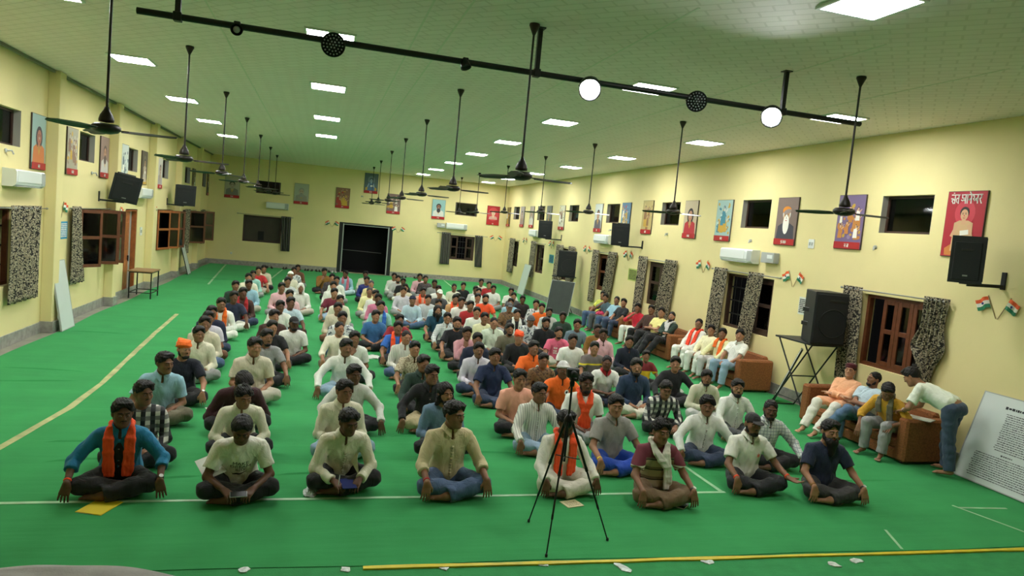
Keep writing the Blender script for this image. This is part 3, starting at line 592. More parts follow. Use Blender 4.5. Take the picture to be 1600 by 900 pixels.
# flags, notices
M_SAF = mat('saffron', srgb(228, 92, 40), .7); M_FW = mat('flag_white', srgb(228, 226, 212), .7); M_FG = mat('flag_green', srgb(34, 120, 84), .7); M_STICK = mat('flag_stick', srgb(160, 140, 100), .6); M_NAVY = mat('navy_print', srgb(30, 40, 110), .6)
def flags(w, u, z, s, label, spread=1.):
    r = on_wall('flag_pair', w, u, z, label=label, cat='flag', group='paper tricolour flags on the walls')
    for q in (-1, 1):
        mb = MB(); R = Matrix.Rotation(q * .42 * spread, 3, 'Y'); ba = Vector((q * .015, -.012, -.13 * s * 2))
        for k, m in ((2, 0), (1, 1), (0, 2)):
            P = []
            for i in range(9):
                t = i / 8; x = q * (.03 + .30 * t) * s; dz = .015 * math.sin(t * 6) * s; y = -.010 - .02 * math.sin(t * 5) ** 2
                for zz in (0, 1): P += [ba + R @ Vector((x, y, (.28 + .085 * (k + zz)) * s + dz)), ba + R @ Vector((x, y - .003, (.28 + .085 * (k + zz)) * s + dz))]
            F = []
            for i in range(8):
                a, b = 4 * i, 4 * i + 4; F += [(a, b, b + 2, a + 2), (a + 1, a + 3, b + 3, b + 1), (a, a + 1, b + 1, b), (a + 2, b + 2, b + 3, a + 3)]
            mb.add(P, F, m)
        mb.add([ba + R @ Vector((q * .17 * s + .03 * s * math.cos(i * math.pi / 6), -.033, .41 * s + .03 * s * math.sin(i * math.pi / 6))) for i in range(12)], [tuple(range(12)) if q else ()], 3)
        mb.build('flag', [M_SAF, M_FW, M_FG, M_NAVY], r)
        MB().tube([ba, ba + R @ Vector((q * .03 * s, 0, .56 * s))], .006, 6).build('flag_stick', M_STICK, r)
for u, l in ((7.52, 'pair of paper tricolour flags below the near wall loudspeaker bracket'), (11.9, 'pair of paper tricolour flags above the big loudspeaker on its stand'), (15.32, 'pair of paper tricolour flags between the iron barred window and its far neighbour'), (19.72, 'pair of paper tricolour flags over the green notice'), (23.2, 'pair of paper tricolour flags past the far loudspeaker'), (27.2, 'pair of paper tricolour flags over the blue notice'), (31.1, 'pair of paper tricolour flags nearest the far corner')): flags('r', u, 2.36, .62, l)
flags('l', 16.15, 2.36, .62, 'pair of paper tricolour flags over the blue notice, table wall', .7); flags('l', 20.33, 2.30, .6, 'pair of paper tricolour flags near the brown door', .7); flags('l', 24.2, 2.4, .6, 'pair of paper tricolour flags beside the red-brown shutters', .7)
flags('b', .45, 2.30, .62, 'pair of paper tricolour flags on the table side of the dark doorway'); flags('b', 3.62, 2.30, .62, 'pair of paper tricolour flags on the sofa side of the dark doorway'); flags('b', 8.6, 2.31, .62, 'pair of paper tricolour flags at the back wall corner')
def rows(mb, x0, x1, zs, y, m, rg, h=.010, gap=.35):
    """lines of small unreadable print"""
    for z in zs:
        x = x0
        while x < x1:
            l = rg.uniform(.012, .04); l = min(l, x1 - x)
            mb.box((x + l / 2, y, z), (l, .002, h * rg.uniform(.7, 1.1)), None, m); x += l + rg.uniform(.006, .012) / gap * .5
def notice(w, u, z, W_, H_, paper, ink, label, lines=8):
    r = on_wall('notice', w, u, z, label=label, cat='notice'); MB().box((0, -.004, 0), (W_, .006, H_)).build('paper', paper, r); mb = MB(); rg = random.Random(int(u * 10))
    rows(mb, -W_ * .40, W_ * .40, [H_ * (.36 - .72 * i / (lines - 1)) for i in range(lines)], -.009, 0, rg, H_ * .062, .6); mb.build('notice_lettering', ink, r)
M_BLUEP = mat('blue_paper', srgb(60, 150, 190), .6); M_YELP = mat('yellow_green_paper', srgb(168, 184, 90), .6); M_WP = mat('white_paper', srgb(216, 218, 208), .6); M_OLIVEP = mat('olive_paper', srgb(150, 146, 84), .6); M_TEALP = mat('teal_paper', srgb(70, 160, 160), .6)
notice('r', 19.3, 1.80, .62, .36, M_YELP, M_BLACKINK, 'yellow-green printed notice between two sofa wall windows'); notice('r', 27.1, 1.78, .60, .34, M_TEALP, M_NAVY, 'blue-green printed notice beside the far loudspeaker curtain'); notice('r', 11.55, 1.86, .22, .34, M_WP, M_BLACKINK, 'small white notice half behind the big loudspeaker')
notice('l', 16.36, 1.94, .42, .36, M_BLUEP, M_INK, 'blue and white notice beside the narrow curtain'); notice('l', 20.58, 1.89, .34, .36, M_OLIVEP, M_BLACKINK, 'olive notice next to the brown door', 8)
# ------------------------------------------------------------------ posters
def ellipse(mb, cx, cz, a, b, y, m, n=18, rot=0., y2=None):
    c, s = math.cos(rot), math.sin(rot)
    P = [(cx + a * math.cos(2 * math.pi * i / n) * c - b * math.sin(2 * math.pi * i / n) * s, y, cz + a * math.cos(2 * math.pi * i / n) * s + b * math.sin(2 * math.pi * i / n) * c) for i in range(n)]
    mb.add(P, [tuple(range(n))], m)
def flat(mb, pts, y, m): mb.add([(x, y, z) for x, z in pts], [tuple(range(len(pts)))], m)
PC = {}
def pm(*c):
    if c not in PC: PC[c] = mat('print_%02x%02x%02x' % c, srgb(*c), .5)
    return PC[c]
GL = {  # strokes of the lettering on the posters, unit height, (x, z) polylines under a head line
 'sa': (.62, [[(.0, .55), (.22, .55), (.22, .42), (.08, .30), (.30, .0)], [(.22, .42), (.48, .42)], [(.48, 1), (.48, 0)]]), 'dot': (0, [[(-.36, 1.22), (-.30, 1.22)]]), 'ta': (.52, [[(.36, 1), (.36, 0)], [(.36, .62), (.14, .60), (.04, .42), (.10, .20), (.18, .12)]]),
 'gya': (.70, [[(.10, 1), (.10, .62), (.34, .62)], [(.34, .62), (.34, .40), (.16, .30), (.0, .38)], [(.34, .45), (.56, .20)], [(.56, 1), (.56, 0)]]), 'aa': (.22, [[(.10, 1), (.10, 0)]]), 'ne': (.56, [[(.38, 1), (.38, 0)], [(.38, .5), (.12, .5), (.06, .42), (.12, .36), (.18, .42)], [(.38, 1), (.14, 1.30)]]),
 'sva': (.82, [[(.06, .86), (.20, .78), (.20, .60), (.08, .52), (.26, .30)], [(.38, .48), (.48, .30), (.60, .30), (.66, .48), (.56, .60), (.38, .48)], [(.66, 1), (.66, 0)]]), 'ra': (.44, [[(.16, 1), (.30, .86), (.28, .62), (.10, .52), (.34, .0)]]),
 'gu': (.50, [[(.08, 1), (.08, .40), (.16, .34)], [(.34, 1), (.34, 0)], [(.34, 0), (.22, -.18), (.10, -.10)]]), 'ru': (.50, [[(.16, 1), (.30, .86), (.28, .62), (.10, .52), (.34, .0)], [(.30, .40), (.46, .28), (.40, .14)]]), 'na': (.50, [[(.36, 1), (.36, 0)], [(.36, .5), (.12, .5), (.06, .42), (.12, .36), (.18, .42)]]), 'ka': (.62, [[(.30, 1), (.30, 0)], [(.30, .55), (.10, .62), (.04, .40), (.20, .28), (.30, .42)], [(.30, .55), (.50, .60), (.54, .36), (.46, .26)]]), 'sp': (.22, [])}
def letters(mb, keys, x0, z0, h, y, m, wt=.085):
    x = x0; 
    for k in keys:
        adv, st = GL[k]
        for pl in st:
            for (xa, za), (xb, zb) in zip(pl, pl[1:]):
                a, b = Vector((x + xa * h, 0, z0 + za * h)), Vector((x + xb * h, 0, z0 + zb * h)); d = (b - a); L = d.length + wt * h * .8
                mb.box(((a.x + b.x) / 2, y, (a.z + b.z) / 2), (L, .004, wt * h), Matrix.Rotation(-math.atan2(d.z, d.x), 3, 'Y'), m)
        if k not in ('sp', 'dot'): mb.box((x + adv * h / 2 - .01 * h, y, z0 + h), (adv * h * 1.04, .004, wt * h), None, m)
        x += adv * h
    return x
def width(keys, h): return sum(GL[k][0] for k in keys) * h
GURU = ['gu', 'ru', 'sp', 'na', 'aa', 'na', 'ka']; SANT = ['sa', 'dot', 'ta', 'sp', 'gya', 'aa', 'ne', 'sva', 'ra']
CAPS = [['ka', 'na', 'sp', 'ta', 'ra'], ['sa', 'ta', 'ra', 'aa'], ['na', 'ra', 'sp', 'sa', 'aa'], ['ra', 'aa', 'na', 'aa'], ['ka', 'ra', 'na']]
PN = [0]
def poster(w, u, z, kind, bg, cloth, skin_, hair, label, W_=.66, H_=.97, cap=None, extra=None):
    """picture board: frame edge, printed picture of flat shapes, red caption with pale lettering"""
    PN[0] += 1; rg = random.Random(PN[0] * 7)
    r = on_wall('poster', w, u, z, label=label, cat='poster', group=None)
    MB().box((0, -.016, 0), (W_, .026, H_), bev=.003).build('poster_board', mat('poster_edge', srgb(70, 60, 50), .6), r)
    ms = [pm(*bg), pm(*cloth), pm(*skin_), pm(*hair), M_RED, M_INK, pm(*(extra or (200, 160, 60))), pm(min(255, bg[0] + 28), min(255, bg[1] + 28), min(255, bg[2] + 28)), pm(40, 32, 30)]
    mb = MB(); y = -.0305; S = 1.
    z0 = -H_ / 2 + (.13 if cap is not False else 0)
    flat(mb, [(-W_ / 2 + .008, -H_ / 2 + .008), (W_ / 2 - .008, -H_ / 2 + .008), (W_ / 2 - .008, H_ / 2 - .008), (-W_ / 2 + .008, H_ / 2 - .008)], y, 0)
    e = .0012; hc = .12
    if kind in ('bust', 'turban', 'beardman', 'longhair', 'oval', 'sitting'):
        if kind == 'oval': ellipse(mb, 0, .06, W_ * .42, H_ * .36, y - e, 7, 28); y -= e
        sc = .8 if kind == 'oval' else (.62 if kind == 'sitting' else 1.); oz = .02 if kind != 'sitting' else .09
        if kind == 'sitting':
            ellipse(mb, 0, oz + .12 * sc, .17, .19, y - e, 7); y -= e
            flat(mb, [(-.26, z0 + .02), (.26, z0 + .02), (.27, z0 + .12), (.16, z0 + .19), (-.16, z0 + .19), (-.27, z0 + .12)], y - e, 6)
        top = oz - .06 * sc
        flat(mb, [(-.28 * sc, max(z0, -.40) if kind != 'oval' else -.20), (.28 * sc, max(z0, -.40) if kind != 'oval' else -.20), (.25 * sc, top - .06 * sc), (.12 * sc, top + .0), (-.12 * sc, top), (-.25 * sc, top - .06 * sc)], y - 2 * e, 1)
        flat(mb, [(-.06 * sc, top - .10 * sc), (.06 * sc, top - .10 * sc), (.05 * sc, top + .08 * sc), (-.05 * sc, top + .08 * sc)], y - 3 * e, 2)
        if kind == 'longhair': ellipse(mb, 0, top + .13 * sc, .155 * sc, .20 * sc, y - 2.5 * e, 3)
        else: ellipse(mb, 0, top + .19 * sc, .125 * sc, .135 * sc, y - 3.5 * e, 3)
        ellipse(mb, 0, top + .13 * sc, .10 * sc, .135 * sc, y - 4 * e, 2)
        if kind in ('turban', 'beardman'):
            ellipse(mb, 0, top - .02 * sc, .095 * sc, .20 * sc if kind == 'turban' else .10 * sc, y - 5 * e, 5 if kind == 'turban' else 3)
            ellipse(mb, 0, top + .075 * sc, .055 * sc, .018 * sc, y - 6 * e, 5 if kind == 'turban' else 3)
        if kind == 'turban': ellipse(mb, 0, top + .26 * sc, .135 * sc, .085 * sc, y - 5 * e, 6); ellipse(mb, .02, top + .235 * sc, .12 * sc, .05 * sc, y - 6 * e, 7, rot=.2)
        for q in (-1, 1): ellipse(mb, q * .040 * sc, top + .15 * sc, .017 * sc, .008 * sc, y - 6 * e, 8, 10); ellipse(mb, q * .040 * sc, top + .175 * sc, .026 * sc, .006 * sc, y - 6 * e, 8, 10)
        ellipse(mb, 0, top + .055 * sc, .028 * sc, .008 * sc, y - 6.5 * e, 4 if kind != 'beardman' else 8, 10); flat(mb, [(-.004, top + .15 * sc), (.016 * sc, top + .095 * sc), (-.014 * sc, top + .095 * sc)], y - 5.5 * e, 7)
        if kind in ('bust', 'beardman', 'longhair'): flat(mb, [(-.07 * sc, top - .02), (0, top - .20 * sc), (.07 * sc, top - .02), (.04 * sc, top - .02), (0, top - .13 * sc), (-.04 * sc, top - .02)], y - 4 * e, 6)
        if kind == 'sitting':
            flat(mb, [(-.04, -.10), (.10, -.08), (.11, -.15), (-.03, -.17)], y - 6 * e, 5); flat(mb, [(-.20, -.18), (-.15, -.20), (-.08, -.02), (-.12, .0)], y - 5 * e, 2); flat(mb, [(.18, -.18), (.13, -.2), (.07, -.02), (.12, .0)], y - 5 * e, 2)
    else:                                            # a scene with several figures
        n = {'scene': 7, 'dancer': 3, 'crowd': 12}[kind]
        for i in range(26): ellipse(mb, rg.uniform(-W_ * .42, W_ * .42), rg.uniform(z0 + .06, H_ * .42), rg.uniform(.02, .06), rg.uniform(.015, .05), y - e - .00008 * i, rg.choice((7, 0, 1, 6)), 10, rg.uniform(0, 3))
        for i in range(n):
            x = rg.uniform(-W_ * .33, W_ * .33); zz = rg.uniform(z0 + .16, H_ * .22); s = rg.uniform(.55, .9) if kind != 'crowd' else rg.uniform(.35, .55); yy = y - 3.5 * e - .0004 * i
            flat(mb, [(x - .10 * s, zz - .28 * s), (x + .10 * s, zz - .28 * s), (x + .075 * s, zz + .05 * s), (x - .075 * s, zz + .05 * s)], yy, rg.choice((1, 6, 1, 5)))
            ellipse(mb, x, zz + .125 * s, .052 * s, .062 * s, yy - .0001, 3, 12); ellipse(mb, x, zz + .11 * s, .042 * s, .052 * s, yy - .0002, 2, 12); flat(mb, [(x + .05 * s, zz), (x + .17 * s, zz + .09 * s), (x + .16 * s, zz + .12 * s), (x + .05 * s, zz + .045 * s)], yy - .0001, 2)
    if cap is not False: flat(mb, [(-W_ / 2 + .008, -H_ / 2 + .008), (W_ / 2 - .008, -H_ / 2 + .008), (W_ / 2 - .008, -H_ / 2 + .13), (-W_ / 2 + .008, -H_ / 2 + .13)], -.0425, 4)
    mb.build('printed_picture', ms, r)
    ks = cap if isinstance(cap, list) else CAPS[PN[0] % 5]
    if cap is not False:
        mb = MB(); h = min(.055, W_ * .8 / max(width(ks, 1), .1)); letters(mb, ks, -width(ks, h) / 2, -H_ / 2 + .038, h, -.046, 0, .13); mb.build('caption_lettering', M_INK, r)
    return r
r = poster('r', 8.24, 3.50, 'sitting', (176, 36, 50), (214, 176, 130), (216, 170, 130), (50, 36, 36), 'red poster of a seated figure with a large pale title on top', cap=False, extra=(206, 128, 60))
mb = MB(); letters(mb, SANT, -width(SANT, .125) / 2, .305, .125, -.036, 0, .12); mb.build('title_lettering', M_INK, r)
poster('r', 10.55, 3.50, 'crowd', (120, 100, 140), (196, 130, 60), (214, 176, 140), (60, 40, 50), 'busy blue and orange many-figure poster behind the near fan'); poster('r', 12.33, 3.49, 'turban', (128, 108, 100), (64, 62, 72), (206, 162, 120), (216, 216, 210), 'poster of a white-bearded man in an orange turban', cap=GURU, extra=(226, 140, 40))
poster('r', 14.65, 3.48, 'scene', (160, 190, 184), (60, 130, 150), (200, 206, 196), (50, 90, 110), 'pale teal poster of flying figures past the high window'); poster('r', 16.2, 3.49, 'longhair', (196, 180, 150), (186, 44, 52), (190, 140, 110), (34, 28, 30), 'poster of a long dark haired figure in red robes')
poster('r', 18.7, 3.53, 'scene', (190, 170, 110), (150, 110, 70), (196, 160, 120), (70, 56, 44), 'golden brown poster of figures, third bay of the sofa wall'); poster('r', 20.2, 3.49, 'scene', (90, 130, 160), (190, 80, 70), (210, 190, 170), (50, 70, 90), 'blue and red poster above the middle wall loudspeaker')
poster('r', 22.45, 3.48, 'bust', (200, 206, 200), (96, 92, 100), (176, 130, 100), (40, 36, 40), 'pale poster of a standing man in a grey coat'); poster('r', 26.25, 3.46, 'dancer', (206, 204, 180), (110, 90, 70), (160, 120, 90), (90, 70, 60), 'cream poster with a thin dark figure and deep red foot'); poster('r', 27.9, 3.46, 'bust', (120, 124, 116), (80, 80, 76), (170, 140, 120), (40, 40, 40), 'grey poster above the furthest wall loudspeaker')
poster('r', 30.4, 3.46, 'beardman', (150, 140, 130), (206, 204, 196), (180, 140, 110), (200, 198, 190), 'grey poster of a pale bearded man, sixth bay of the sofa wall'); poster('r', 31.95, 3.46, 'bust', (170, 160, 160), (150, 130, 130), (190, 160, 140), (60, 54, 54), 'pinkish grey poster between the two furthest high windows'); poster('r', 34.5, 3.44, 'scene', (120, 104, 66), (90, 80, 50), (140, 120, 80), (60, 50, 40), 'dark olive poster in the far corner of the sofa wall')
poster('l', 14.82, 3.59, 'longhair', (150, 180, 176), (206, 120, 66), (176, 110, 90), (60, 52, 62), 'teal poster of a long haired figure with an orange base', H_=1.0); poster('l', 16.62, 3.57, 'scene', (166, 160, 140), (140, 110, 90), (190, 180, 160), (120, 90, 80), 'brownish grey poster of figures beside the first pillar'); poster('l', 18.84, 3.61, 'beardman', (150, 120, 110), (210, 206, 200), (186, 140, 110), (90, 70, 66), 'poster of a bearded man in white before the second pillar')
poster('l', 20.62, 3.60, 'dancer', (196, 204, 196), (90, 110, 120), (170, 180, 170), (60, 70, 80), 'pale poster with a slim grey figure above the tilted loudspeaker', cap=False); poster('l', 22.72, 3.60, 'sitting', (90, 80, 66), (200, 190, 176), (190, 150, 120), (50, 40, 36), 'dark framed poster of a pale seated figure past the door', cap=False); poster('l', 24.75, 3.55, 'bust', (196, 190, 180), (170, 160, 160), (180, 150, 130), (90, 80, 80), 'pale poster of a figure beside the fourth high window'); poster('l', 30.85, 3.58, 'scene', (120, 96, 80), (110, 80, 66), (150, 120, 90), (70, 56, 46), 'brown poster above the far table wall curtain'); poster('l', 35.0 - .55, 3.56, 'scene', (96, 90, 80), (80, 70, 60), (120, 100, 80), (60, 50, 40), 'dark poster in the far corner of the table wall', W_=.5)
poster('b', -4.12, 3.56, 'bust', (176, 172, 150), (120, 120, 112), (170, 160, 140), (44, 42, 40), 'black and white portrait poster nearest the table wall corner'); poster('b', -1.05, 3.57, 'beardman', (170, 172, 160), (150, 146, 134), (186, 160, 140), (150, 148, 146), 'grey poster of an old man with a dark chin tuft'); poster('b', .86, 3.57, 'scene', (140, 100, 76), (170, 60, 50), (190, 150, 110), (60, 44, 40), 'red-brown poster of two figures between the dark doorway and the grey portrait'); poster('b', 2.15, 4.41, 'sitting', (90, 104, 110), (80, 110, 150), (150, 170, 190), (40, 46, 60), 'blue-grey poster of a seated figure hung highest of all'); poster('b', 3.3, 3.53, 'scene', (120, 96, 90), (206, 196, 186), (206, 176, 150), (60, 40, 40), 'dark red many-figure poster behind hanging fan rods'); poster('b', 5.53, 3.48, 'beardman', (150, 190, 190), (220, 220, 210), (150, 100, 80), (60, 60, 64), 'light blue poster of a man in white'); poster('b', 8.35, 3.44, 'oval', (170, 40, 44), (206, 160, 150), (220, 190, 160), (190, 180, 170), 'red poster with a pale oval portrait near the corner')
# ------------------------------------------------------------------ leaning boards
def board(loc, rot, W_, H_, lean, face, label, cat='board', back=None, th=.025, text=None):
    loc = (loc[0], loc[1], loc[2] + (th + .008) * math.sin(lean) + .001); r = empty('leaning_board', loc, rot, label, cat); R = Matrix.Rotation(-lean, 3, 'X')
    MB().box(R @ Vector((0, th / 2, H_ / 2)), (W_, th, H_), R, bev=.002).build('panel', face, r)
    mb = MB(); t = .014
    for s in (-1, 1): mb.box(R @ Vector((s * (W_ / 2 + t / 2), th / 2, H_ / 2)), (t, th + .006, H_), R).box(R @ Vector((0, th / 2, H_ / 2 + s * (H_ / 2 - t / 2))), (W_, th + .008, t), R)
    mb.build('panel_frame', back or M_GREYP, r)
    if text:
        rg = random.Random(5)
        for nm, xa, xb, zs, h in (('board_title', -.22, .30, [.875], .035), ('board_lettering', -.17, .23, [.81 - .0235 * i for i in range(18)], .011), ('board_heading', -.06, .06, [.365], .018), ('board_paragraph', -.36, .40, [.33 - .0235 * i for i in range(12)], .011)):
            b2 = MB()
            for z in zs: rows(b2, W_ * xa + rg.uniform(0, .03), W_ * xb + rg.uniform(-.03, .03), [H_ * z], 0, 0, rg, h, .5)
            b2.v = [tuple(R @ Vector((x, y - .002, z))) for x, y, z in b2.v]; b2.build(nm, M_BLACKINK, r)
    return r
M_BOARD = mat('white_board', srgb(205, 212, 208), .35, .03, 3); M_DBOARD = mat('dark_board', srgb(46, 54, 48), .5, .1, 4)
board((8.66, 6.88, 0), -math.pi / 2, 1.22, 1.24, math.asin(.39 / 1.24) * .98, M_BOARD, 'white text board leaning at the wall by the bending man', text=True)
board((8.57, 11.42, 0), math.radians(-127), .24, 1.14, math.asin(.40 / 1.14), M_BOARD, 'tall narrow board leaning edge-on beside the big loudspeaker stand', back=M_DBOARD)
board((8.64, 29.75, 0), -math.pi / 2, .95, 1.36, math.asin(.27 / 1.36), mat('pale_panel', srgb(196, 206, 200), .35), 'plain white panel leaning far along the sofa wall')
board((8.10, 23.05, 0), -math.radians(42), .86, 1.22, math.asin(.30), M_DBOARD, 'dark board leaning against the far loudspeaker stand')
board((XL + .36, 15.72, 0), math.pi / 2, .70, 1.38, math.asin(.31 / 1.38) * .75, M_BOARD, 'narrow white board leaning beside the first pillar')
board((XL + .40, 28.72, 0), math.pi / 2, .62, 1.35, math.asin(.36 / 1.35) * .95, M_BOARD, 'dark-backed board leaning far along the table wall', back=M_DBOARD)
# ------------------------------------------------------------------ side table
r = empty('side_table', (XL + .46, 21.35, .001), 0, 'wooden side table with dark legs beside the brown door', 'table')
MB().box((0, 0, .745), (.62, .95, .03), bev=.004).build('tabletop', mat('table_veneer', srgb(150, 116, 80), .5, .15, 8), r)
for x in (-.27, .27):
    for y in (-.43, .43): MB().box((x, y, .365), (.03, .03, .73), bev=.003).build('leg', M_BLACK, r)
mb = MB()
for x in (-.27, .27): mb.box((x, 0, .715), (.025, .83, .03)).box((x, 0, .16), (.022, .83, .022))
for y in (-.43, .43): mb.box((0, y, .715), (.51, .025, .03)).box((0, y, .16), (.51, .022, .022))
mb.build('stretcher', M_BLACK, r)
# ------------------------------------------------------------------ loudspeakers on stands
def pa_stand(loc, rot, label, W_=1.0, D=.56, H_=1.06):
    r = empty('speaker_stand', loc, rot, label, 'speaker stand')
    MB().box((0, 0, H_ - .015), (W_, D, .03), bev=.004).build('stand_top', M_BLACKP, r)
    for y in (-D / 2 + .05, D / 2 - .05):
        for q in (-1, 1):
            MB().tube([(q * (W_ / 2 - .06), y, H_ - .03), (-q * (W_ / 2 - .02), y, .015)], .014, 8).build('leg', M_BLACK, r)
    mb = MB()
    for q in (-1, 1): mb.tube([(q * (W_ / 2 - .02), -D / 2 + .05, .02), (q * (W_ / 2 - .02), D / 2 - .05, .02)], .012, 8)
    mb.tube([(-W_ / 2 + .14, -D / 2 + .05, .25), (W_ / 2 - .14, -D / 2 + .05, .25)], .009, 8); mb.tube([(0, -D / 2 + .05, H_ / 2), (0, D / 2 - .05, H_ / 2)], .012, 8); mb.build('cross_brace', M_BLACK, r)
def pa_speaker(loc, rot, label, W_=.80, D=.55, H_=.82):
    r = empty('loudspeaker', loc, rot, label, 'loudspeaker')
    k = .16; mb = MB(); base = [(-W_ / 2, -D / 2), (W_ / 2, -D / 2), (W_ / 2 - .02, D / 2), (-W_ / 2 + .16, D / 2)]
    P = [(x, y, z) for z in (0, H_) for x, y in base]; mb.add(P, [(3, 2, 1, 0), (4, 5, 6, 7), (0, 1, 5, 4), (1, 2, 6, 5), (2, 3, 7, 6), (3, 0, 4, 7)]); o = mb.build('cabinet', M_BLACKP, r); md = o.modifiers.new('b', 'BEVEL'); md.width = .015; md.segments = 2
    MB().box((0, -D / 2 - .006, H_ / 2), (W_ * .92, .014, H_ * .92), bev=.006).build('grille', M_GRILLE, r)
    c = Vector((.05, -D / 2 - .014, H_ * .42)); mb = MB(); mb.tube([c + Vector((.24 * math.cos(i * math.pi / 16), 0, .24 * math.sin(i * math.pi / 16))) for i in range(33)], .006, 6, caps=False); mb.build('woofer_ring', M_BLACK, r)
    MB().box((.12, -D / 2 - .015, H_ * .84), (.34, .006, .035), bev=.002).build('horn_slot', M_BLACK, r)
    for z in (.35, .62):
        MB().box((-W_ / 2 + .075, .06, H_ * z), (.02, .20, .07), Matrix.Rotation(.29, 3, 'Z'), bev=.006).build('carry_handle', M_BLACK, r)
pa_stand((8.58, 10.66, 0), math.radians(-90), 'black cross-legged stand under the big loudspeaker', 1.02, .62, 1.32); pa_speaker((8.57, 10.40, 1.322), math.radians(-12), 'big black loudspeaker on its stand between two sofas', .60, .68, .92)
pa_stand((8.50, 23.75, 0), math.radians(-30), 'black stand under the far loudspeaker', .8, .5, 1.32); pa_speaker((8.54, 23.72, 1.322), math.radians(-18), 'far black loudspeaker on its stand before a curtain', .66, .56, .92)
# ------------------------------------------------------------------ sofas
M_SOFA = mat('rust_brown_upholstery', srgb(138, 84, 46), .9, .30, 46, .5, 150)
def make_sofa(L, label, loc):
    """local X along the wall, -Y to the front"""
    r = empty('sofa', loc, -math.pi / 2, label, 'sofa', 'rust brown sofas'); D = .78; a = .19
    MB().box((0, .0, .105), (L - 2 * a - .004, D - .04, .15), bev=.015).build('sofa_base', M_SOFA, r)
    for q in (-1, 1): MB().box((q * (L / 2 - a / 2), -.0, .34), (a, D, .62), bev=.03).build('armrest', M_SOFA, r)
    n = 3; w = (L - 2 * a) / n
    for i in range(n): MB().box((-L / 2 + a + w * (i + .5), -.085, .250), (w - .008, D - .20, .13), bev=.03).build('seat_cushion', M_SOFA, r)
    MB().box((0, D / 2 - .085, .48), (L - 2 * a - .006, .13, .46), Matrix.Rotation(-.20, 3, 'X'), bev=.04).build('backrest', M_SOFA, r)
    for q in (-1, 1):
        for y in (-.33, .33): MB().lathe([(.02, 0), (.026, .032)], 10, (q * (L / 2 - .09), y, 0)).build('foot', M_BLACK, r)
make_sofa(2.28, 'rust brown sofa nearest the camera, with three seated men', (8.53, 8.97, .001)); make_sofa(2.6, 'rust brown sofa with the four men, second from the camera', (8.58, 13.34, .001)); make_sofa(2.62, 'rust brown sofa with the man in a red shirt', (8.58, 16.3, .001)); make_sofa(2.5, 'furthest rust brown sofa, half hidden by its sitters', (8.58, 19.1, .001))
# ------------------------------------------------------------------ camera tripod
M_TRI = mat('black_tripod_metal', srgb(20, 20, 21), .4, metal=.3)
hub = Vector((2.30, 5.92, 1.10)); r = empty('tripod', (hub.x, hub.y, .001), 0, 'black camera tripod standing before the front row', 'tripod'); H0 = Vector((0, 0, hub.z))
for fx, fy in ((2.12, 6.24), (2.07, 5.53), (2.76, 5.80)):
    foot = Vector((fx - hub.x, fy - hub.y, .012)); d = (foot - H0).normalized(); top = H0 + Vector((foot.x, foot.y, 0)).normalized() * .035; L = (foot - top).length; d = (foot - top).normalized()
    lg = MB().tube([top, top + d * L * .42], .0125, 8).tube([top + d * L * .38, top + d * L * .74], .0095, 8).tube([top + d * L * .7, foot], .0068, 8).build('leg', M_TRI, r)
    for t in (.40, .72): MB().tube([top + d * (L * t - .02), top + d * (L * t + .02)], .0155 - .004 * (t > .5), 8).build('leg_lock', M_TRI, lg)
    MB().lathe([(.001, -.012), (.013, -.008), (.013, .012), (.007, .02)], 10, foot).build('rubber_foot', M_BLACKP, lg)
    MB().tube([H0 + d * L * .32 * 1.0, Vector((0, 0, (H0 + d * L * .32).z + .015))], .005, 6).build('spreader', M_TRI, r)
MB().lathe([(.001, -.06), (.03, -.055), (.042, -.02), (.042, .02), (.028, .05), (.016, .07), (.001, .07)], 14, H0).build('shoulder', M_TRI, r)
MB().tube([(0, 0, .72), (0, 0, 1.44)], .0105, 10).build('centre_column', M_TRI, r)
MB().lathe([(.001, 0), (.02, 0), (.024, .03), (.018, .06), (.001, .06)], 12, (0, 0, 1.43)).box((0, -.01, 1.50), (.055, .06, .03), bev=.005).build('tripod_head', M_TRI, r)
MB().box((-.005, -.005, 1.555), (.115, .05, .085), bev=.01).lathe([(.028, 0), (.028, .05), (.001, .05)], 14, (-.01, -.03, 1.555), Matrix.Rotation(math.pi / 2, 3, 'X')).build('mounted_camera', M_BLACKP, r)
MB().tube([(0, .02, 1.49), (.03, .10, 1.42), (.05, .20, 1.36)], .006, 8).build('pan_handle', M_TRI, r)
